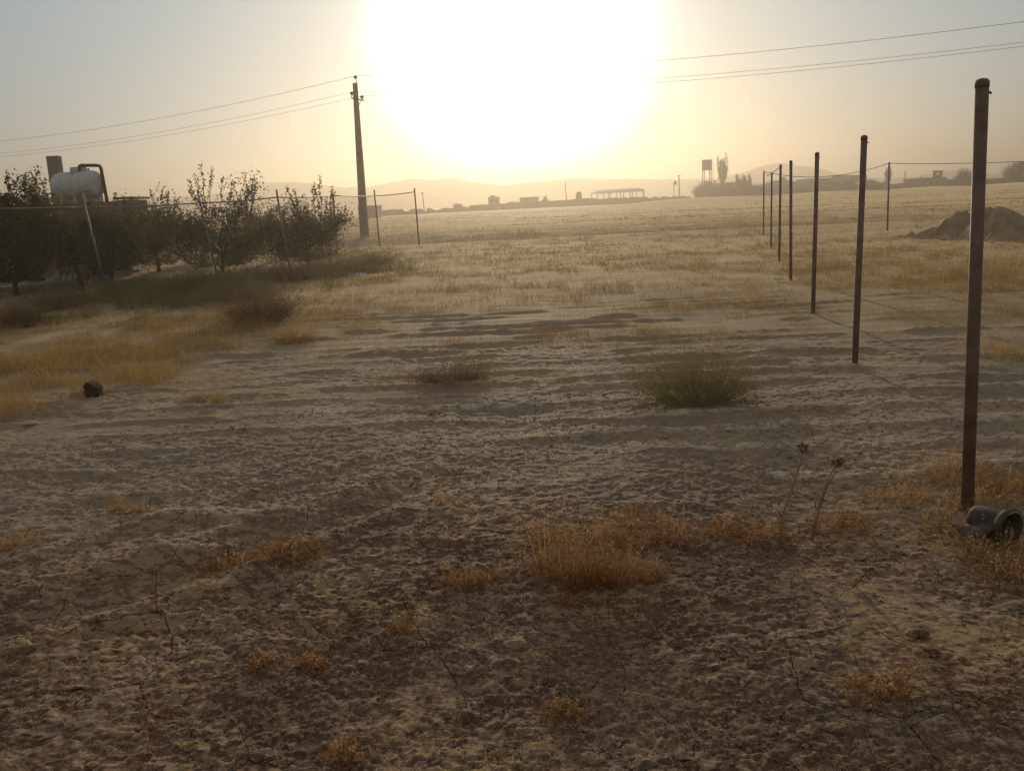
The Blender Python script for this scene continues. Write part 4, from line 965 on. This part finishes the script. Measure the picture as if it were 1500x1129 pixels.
x0, x1 = at(717.5, 286.5, VY)[0], at(725.5, 286.5, VY)[0]; zt1 = zt(721, 286.5, VY); mb = MB(); mb.box(((x0 + x1) / 2, VY + 1.5, (h + .12 + zt1) / 2), (x1 - x0, 1.6, zt1 - h - .12)); mb.build('rooftop_box', M['mud'], e)
mb = MB(); q = at(729, 286, VY); mb.tube([(q[0], VY + 1, h), (q[0], VY + 1, q[2])], .04, 5); mb.build('aerial', M['steel'], e)
e, h = block('barn', 762, 789, 289.5, 'barn with a pale flat sheet roof', 'barn', VY, 8, roof='roofmetal')
lean = MB(); a, b = at(744, 297.5, VY - 1), at(763, 293, VY - 1)
lean.add([(a[0], VY - 3, a[2]), (b[0], VY - 3, b[2]), (b[0], VY + 3, b[2]), (a[0], VY + 3, a[2]), (a[0], VY - 3, a[2] + .15), (b[0], VY - 3, b[2] + .15), (b[0], VY + 3, b[2] + .15), (a[0], VY + 3, a[2] + .15)], [(3, 2, 1, 0), (4, 5, 6, 7), (0, 1, 5, 4), (1, 2, 6, 5), (2, 3, 7, 6), (3, 0, 4, 7)])
lean.build('lean_to_roof', M['roofmetal'], e)
# domed silo
q = at(848, 290, VY - 4); tpz = zt(848, 281, VY - 4); r = 4.1 / F * VY; e = empty('silo', (q[0], VY - 4, 0), 'small round topped silo between the thin mast and the open shed', 'silo')
mb = MB(); mb.tube([(q[0], VY - 4, -.3), (q[0], VY - 4, tpz - r * .75)], r, 16); mb.build('drum', M['mud'], e, True)
mb = MB(); mb.tube([(q[0], VY - 4, tpz - r * .75), (q[0], VY - 4, tpz - r * .4), (q[0], VY - 4, tpz - r * .12), (q[0], VY - 4, tpz)], [r, r * .85, r * .5, r * .1], 16); mb.build('dome', M['mud'], e, True)
# open shed
e = empty('open_shed', (at(904, 290, VY)[0], VY, 0), 'long open sided shed with a pale gabled roof on posts', 'shed'); mb = MB()
A = [at(865.5, 284.5, VY), at(942.5, 280.5, VY - 4)]; Rd = [at(875, 280, VY + 4), at(935, 276.5, VY)]; B = [at(874, 283, VY + 9), at(944, 278.8, VY + 5)]
t = .16
for (a, b, c, d) in ((A[0], A[1], Rd[1], Rd[0]), (Rd[0], Rd[1], B[1], B[0])):
    mb.add([a, b, c, d] + [p_ + [0, 0, t] for p_ in (a, b, c, d)], [(3, 2, 1, 0), (4, 5, 6, 7), (0, 1, 5, 4), (1, 2, 6, 5), (2, 3, 7, 6), (3, 0, 4, 7)])
mb.build('roof', M['roofmetal'], e)
for k in range(9):
    s = k / 8
    for (P0, P1) in ((A[0], A[1]), (B[0], B[1])):
        if P0 is B[0] and k % 2: continue
        q = P0 * (1 - s) + P1 * s; mb = MB(); mb.tube([(q[0] + (.15 if k == 0 else -.15 if k == 8 else 0), q[1], -.5), (q[0] + (.15 if k == 0 else -.15 if k == 8 else 0), q[1], q[2] + .04)], .11, 6); mb.build('post', M['roofdark'], e)
long_wall(862, 948, 291.5, 'low wall crossing in front of the open shed', VY - 8, yt2=288.5, seed=6, rough=.2)
long_wall(948, 1012, 289, 'low broken wall under the twin electricity poles', VY - 6, yt2=286, seed=7, rough=.35)
# far masts and poles
def far_pole(px, y0, y1, r, lab, Y=VY, arm=None, lean=0, extra=False):
    t = at(px, y0, Y); e = empty('far_pole', (t[0] + lean, Y, 0), lab, 'pole'); mb = MB(); mb.tube([(t[0] + lean, Y, -.3), (t[0], Y, t[2])], [r * 1.2, r * .8], 8); mb.build('mast', M['concrete'], e)
    if arm: mb = MB(); mb.tube([(t[0] - arm, Y, t[2] - .25), (t[0] + arm, Y, t[2] - .15)], .08, 5); mb.build('crossarm', M['concrete'], e)
    if extra: mb = MB(); mb.box((t[0] - .9, Y, t[2] - 1.9), (.55, .5, .9)); mb.build('transformer', M['roofdark'], e)
far_pole(618.5, 282, 306, .11, 'small pole left of the village with a short crossarm', 200, .5, .25)
far_pole(828, 267, 290, .12, 'thin bare mast left of the silo', VY, None, .25)
far_pole(987, 267.5, 288, .10, 'shorter of the twin electricity poles', VY, .3)
far_pole(994.5, 256.5, 287, .17, 'taller of the twin electricity poles with crossarm and transformer', VY, .55, .1, True)
far_pole(1326, 250, 268, .12, 'thin mast between the lone post and the tower house', VY)
# water tower
e = empty('water_tower', (at(1035.5, 260, VY)[0], VY, 0), 'square water tank raised on four thin legs', 'water tower'); q = at(1035.5, 235, VY); bz = zt(1035.5, 249.5, VY); w = 11.5 / F * VY
mb = MB(); mb.box((q[0], VY, (q[2] + bz) / 2), (w, w, q[2] - bz)); mb.build('tank', M['roofdark'], e)
mb = MB(); mb.box((q[0], VY, q[2] + .06), (w + .15, w + .15, .12)); mb.build('lid', M['roofdark'], e)
for (i, j) in ((-1, -1), (1, -1), (1, 1), (-1, 1)):
    mb = MB(); mb.tube([(q[0] + i * w * .42, VY + j * w * .42, -.3), (q[0] + i * w * .42, VY + j * w * .42, bz)], .10, 6); mb.build('leg', M['roofdark'], e)
mb = MB(); zz = bz * .55
for (a, b) in (((-1, -1), (1, -1)), ((1, -1), (1, 1)), ((1, 1), (-1, 1)), ((-1, 1), (-1, -1))): mb.tube([(q[0] + a[0] * w * .42, VY + a[1] * w * .42, zz), (q[0] + b[0] * w * .42, VY + b[1] * w * .42, zz)], .06, 5)
mb.build('brace', M['roofdark'], e)
mb = MB()
for s in (0, .35): mb.tube([(q[0] + w * .62 + s, VY - .3, -.2), (q[0] + w * .62 + s, VY - .3, q[2])], .03, 4)
for k in range(12): mb.tube([(q[0] + w * .62, VY - .3, .6 + k * .75), (q[0] + w * .62 + .35, VY - .3, .6 + k * .75)], .025, 4)
mb.build('ladder', M['steel'], e)

def far_tree(px, ybase, ytop, wpx, seed, lab, Y=VY, kind='round', nl=2600, lsz=.34, name='tree'):
    rs = np.random.RandomState(seed); b = at(px, ybase, Y); b[2] = -.2; Ht = zt(px, ytop, Y) + .2; rad = wpx / F * Y * .5
    e = empty(name, b, lab, 'tree'); mb = MB(); P = []
    if kind == 'poplar':
        mb.tube([b, b + [0, 0, Ht * .35]], [.28, .2], 8)
        for k in range(11):
            a = rs.rand() * 6.28; tipr = rad * (.1 + .75 * rs.rand()); tz = Ht * (.62 + .38 * rs.rand()); t_ = b + [math.cos(a) * tipr * .8, math.sin(a) * tipr * .8, tz]; p0 = b + [0, 0, Ht * (.28 + .15 * rs.rand())]
            pts = [p0 + (t_ - p0) * s + np.array([math.cos(a), math.sin(a), 0]) * rad * .42 * math.sin(3.14 * s) for s in np.linspace(0, 1, 7)]; mb.tube(pts, [.09 * (1 - .8 * i / 6) for i in range(7)], 5, caps=False)
            pts = np.array(pts); m_ = nl // 11; t = rs.rand(m_) * 5.999; i = t.astype(int); f_ = (t - i)[:, None]; P.append(pts[i] * (1 - f_) + pts[i + 1] * f_ + rs.normal(size=(m_, 3)) * np.array([.17, .17, .3]))
    else:
        mb.tube([b, b + [0, 0, Ht * .45]], [.22, .14], 8); nb = 16
        for k in range(nb):
            a = rs.rand() * 6.28; q = rs.rand() ** .6; z_ = Ht * (.35 + .6 * rs.rand() * math.sqrt(max(1 - q * q * .8, .1))); c_ = b + [math.cos(a) * rad * q * .85, math.sin(a) * rad * q * .85, z_]
            mb.tube([b + [0, 0, Ht * .3], (b + [0, 0, Ht * .3] + c_) / 2 + [0, 0, -.1], c_], [.09, .06, .03], 5, caps=False)
            if kind == 'spiky': m_ = nl // nb; s = rs.rand(m_)[:, None]; P.append(c_ + np.array([rs.normal() * .15, 0, .9]) * (s - .5) * Ht * .35 + rs.normal(size=(m_, 3)) * np.array([.2, .2, .2]))
            else: m_ = nl // nb; P.append(c_ + rs.normal(size=(m_, 3)) * np.array([.30, .30, .22]) * rad * .75)
        m_ = nl // 3; a = rs.rand(m_) * 6.28; q = rs.rand(m_) ** .5; P.append(np.stack([b[0] + np.cos(a) * q * rad * .85, b[1] + np.sin(a) * q * rad, rs.rand(m_) * Ht * .62], 1))
    P = np.concatenate(P); P = P[P[:, 2] > -.1]; P[:, 2] = np.minimum(P[:, 2], b[2] + Ht)
    mb.build('trunk', M['bark'], e); V, Fq = leaves(P, lsz * (.5 + .8 * rs.rand(len(P))), rs); g = Veg(); g.add(V, Fq, rs.rand(len(P)), 4); g.build('crown', M['far_leaf'], e); return e
far_tree(670.5, 305, 296.5, 15, 601, 'small dark bush tree at the left end of the mud wall', 208, nl=1500, lsz=.25)
far_tree(681, 306, 303, 14, 602, 'low scrub beside the small bush tree', 207, nl=600, lsz=.22, name='shrub')
far_tree(750, 300, 296, 14, 603, 'low shrub against the lean to roof', 216, nl=700, lsz=.22, name='shrub')
far_tree(799, 300, 287, 13, 604, 'feathery small tree right of the barn', 218, nl=900, lsz=.24, kind='spiky')
far_tree(1023, 290, 276, 16, 605, 'small spiky shrub at the left end of the tree clump', 214, nl=1500, kind='spiky', lsz=.25)
far_tree(1042, 290, 266, 50, 606, 'broad dark tree below the water tower', 212, nl=5200)
far_tree(1072, 289, 268.5, 52, 607, 'broad low tree at the foot of the poplar', 211, nl=5200)
far_tree(1058.5, 285, 224.5, 19, 608, 'tall narrow poplar right of the water tower', VY, 'poplar', nl=3600, lsz=.30, name='poplar_tree')
far_tree(1089, 286, 250, 26, 609, 'upright bushy tree right of the poplar', VY, 'spiky', nl=4800, lsz=.30)
far_tree(1100, 288, 270, 30, 610, 'low bush filling the corner beside the gabled barn', 213, nl=2600)
far_tree(1300, 272, 243.5, 10, 611, 'small narrow tree right behind the lone wire post', VY, 'poplar', nl=1500, lsz=.3)
far_tree(1413.5, 270, 246.5, 30, 612, 'loose round tree left of the nearest post', VY - 5, nl=3200, lsz=.3)
far_tree(1490, 268, 239, 44, 613, 'dark rounded tree at the right edge of the village', VY - 8, nl=4600, lsz=.32)
for i, (a, w, y, lab) in enumerate([(1128, 30, 272, 'first hedge bush below the gabled barn'), (1152, 28, 271, 'second hedge bush below the gabled barn'), (1175, 26, 270.5, 'hedge bush at the right end of the gabled barn'), (1215, 34, 268, 'bush under the left end of the long sheet roof'), (1243, 24, 265, 'bare looking bush in front of the long sheet roof'), (1275, 26, 266, 'bush between the second post and the long roof end')]):
    far_tree(a, 285, y, w, 620 + i, lab, VY - 6 + i * .5, nl=2200, lsz=.28, name='hedge_bush')
e, hr = gable('gabled_barn', 1104, 1184, 271.5, 263.5, 'wide gabled barn behind the far steel posts', 'barn', VY + 8, 10, 'mud', 'roofmetal', 1147)
mb = MB(); q = at(1148.5, 262, VY + 9); mb.box((q[0], VY + 10, hr + .3), (1.1, .8, .9)); mb.build('roof_vent', M['roofdark'], e)
mb = MB(); q = at(1153.5, 256.5, VY + 9); mb.tube([(q[0], VY + 10, hr - .2), (q[0], VY + 10, q[2])], .07, 5); mb.build('flue', M['steel'], e)
block('dark_barn', 1184.5, 1221, 262, 'dark block walled barn at the left of the long blue grey roof', 'barn', VY + 2, 9, 'mud_dark', 'roofdark')
# long shed with pale sheet cladding above an open base
e = empty('long_shed', (at(1245, 265, VY)[0], VY, 0), 'long shed clad in blue grey sheet with gaps of light beneath', 'shed')
x0, x1 = at(1219.5, 262, VY - 2)[0], at(1270, 262, VY - 2)[0]; zl, zr = zt(1220, 258.5, VY - 2), zt(1270, 256.5, VY - 2); zb1 = zt(1245, 268.5, VY - 2)
mb = MB(); vs = [(x0, VY - 2, zb1), (x1, VY - 2, zb1), (x1, VY - 2, zr), (x0, VY - 2, zl)]; vs += [(a, VY - 1.8, c_) for a, _, c_ in vs]; mb.add(vs, [(0, 1, 2, 3), (7, 6, 5, 4), (0, 4, 5, 1), (1, 5, 6, 2), (2, 6, 7, 3), (3, 7, 4, 0)]); mb.build('cladding', M['roofmetal'], e)
mb = MB(); mb.add([(x0, VY - 2.2, zl + .03), (x1, VY - 2.2, zr + .03), (x1, VY + 4, zr + .03), (x0, VY + 4, zl + .03), (x0, VY - 2.2, zl + .15), (x1, VY - 2.2, zr + .15), (x1, VY + 4, zr + .15), (x0, VY + 4, zl + .15)], [(3, 2, 1, 0), (4, 5, 6, 7), (0, 1, 5, 4), (1, 2, 6, 5), (2, 3, 7, 6), (3, 0, 4, 7)]); mb.build('roof', M['roofmetal'], e)
for k in range(6):
    x = x0 + (x1 - x0) * k / 5; mb = MB(); mb.tube([(x, VY - 1.6, -.5), (x, VY - 1.6, zb1)], .12, 6); mb.build('post', M['roofdark'], e)
long_wall(1184, 1345, 271, 'wall below the long sheet roof on the right', VY - 3, yt2=268.5, seed=8, rough=.15)
long_wall(1270, 1300, 263.5, 'dark sloping heap like wall behind the second post', VY + 4, yt2=266, seed=12, rough=.5)
e, h = block('tower_house', 1342, 1387, 261, 'flat roofed house with a small tower room', 'house', VY + 2, 7, 'mud', openings=((1352, 1355, 266, 270), (1362, 1365, 266, 270)))
x0, x1 = at(1373, 251, VY + 2)[0], at(1386.5, 251, VY + 2)[0]; z1 = zt(1380, 250.5, VY + 2); mb = MB(); zc = (h + .13 + z1) / 2; hh = z1 - h - .13
for (a, b, z_, hz) in ((x0, x0 + .9, zc, hh), (x1 - .9, x1, zc, hh), (x0 + .9, x1 - .9, h + .13 + hh * .2, hh * .4), (x0 + .9, x1 - .9, z1 - hh * .13, hh * .26)): mb.box(((a + b) / 2, VY + 4, z_), (b - a, .35, hz))
tw = mb.build('tower_room', M['mud'], e)
mb = MB(); mb.box(((x0 + x1) / 2, VY + 4, z1 + .09), (x1 - x0 + .5, 1.2, .16)); mb.build('tower_roof', M['mud_dark'], e)
mb = MB(); q = at(1352.5, 257, VY + 2); mb.tube([(q[0], VY + 3, h), (q[0], VY + 3, q[2])], .12, 6); mb.build('chimney_pipe', M['roofdark'], e)
long_wall(1386, 1440, 262, 'mud wall left of the nearest post by the loose round tree', VY, yt2=263, seed=9, rough=.25)
long_wall(1440, 1560, 262, 'long straight mud wall at the right end of the village', VY, yt2=258, seed=10, rough=.08)

# ------------------------------------------------------------------ hills
def hills(name, ridge, Y, seed, amp=1.2):
    px = np.array([a for a, b in ridge], float); py = np.array([b for a, b in ridge], float)
    n = 420; q = np.linspace(px[0], px[-1], n); yy = np.interp(q, px, py)
    top = np.array([at(a, b, Y) for a, b in zip(q, yy)]); z = np.maximum(top[:, 2], 1) + (vn(q / 11, q * 0, seed) - .5) * amp + (vn(q / 4, q * 0, seed + 1) - .5) * amp * .4
    m_ = 10; V = []
    for j in range(-m_, m_ + 1):
        f_ = 1 - abs(j) / m_; wob = (vn(q / 16 + j, q * 0 + j * .7, seed + 2) - .5) * 14 * (abs(j) > 0)
        V.append(np.stack([top[:, 0] * (1 + j * .006), Y + j * 9 + wob, z * f_ ** 1.15 - 1.0 * (f_ == 0)], 1))
    V = np.concatenate(V); i = np.arange(2 * m_)[:, None]; j = np.arange(n - 1)[None, :]
    Q = np.stack([i * n + j, i * n + j + 1, (i + 1) * n + j + 1, (i + 1) * n + j], -1).reshape(-1, 4); tag(link(name, raw_mesh(name, V, Q, smooth=True), M['hill']), kind='structure')
hills('hills', [(-500, 330), (-200, 312), (0, 300), (120, 292), (200, 289), (290, 287), (350, 280), (380, 270), (425, 266), (460, 269), (500, 275), (540, 274), (580, 266), (600, 262), (640, 263), (660, 261), (690, 266), (740, 272), (770, 268), (800, 266), (840, 261), (880, 262), (920, 262), (960, 263), (1000, 262), (1040, 262), (1080, 256), (1110, 245), (1145, 238), (1160, 241), (1190, 245), (1230, 255), (1300, 262), (1340, 258), (1400, 250), (1440, 254), (1520, 256), (1700, 250), (2000, 245)], 760, 81)

# ------------------------------------------------------------------ haze
mb = MB(); mb.box((0, 0, 16.5), (2900, 2900, 36.0)); hz = mb.build('haze', None); tag(hz, kind='stuff')
hm = bpy.data.materials.new('dusty_air'); hm.use_nodes = True; t = hm.node_tree; t.nodes.remove(t.nodes['Principled BSDF'])
pv = t.nodes.new('ShaderNodeVolumePrincipled'); pv.inputs['Color'].default_value = HAZE_TINT; pv.inputs['Density'].default_value = HAZE_DENS; pv.inputs['Anisotropy'].default_value = HAZE_G
t.links.new(pv.outputs[0], t.nodes['Material Output'].inputs['Volume']); hz.data.materials.append(hm)
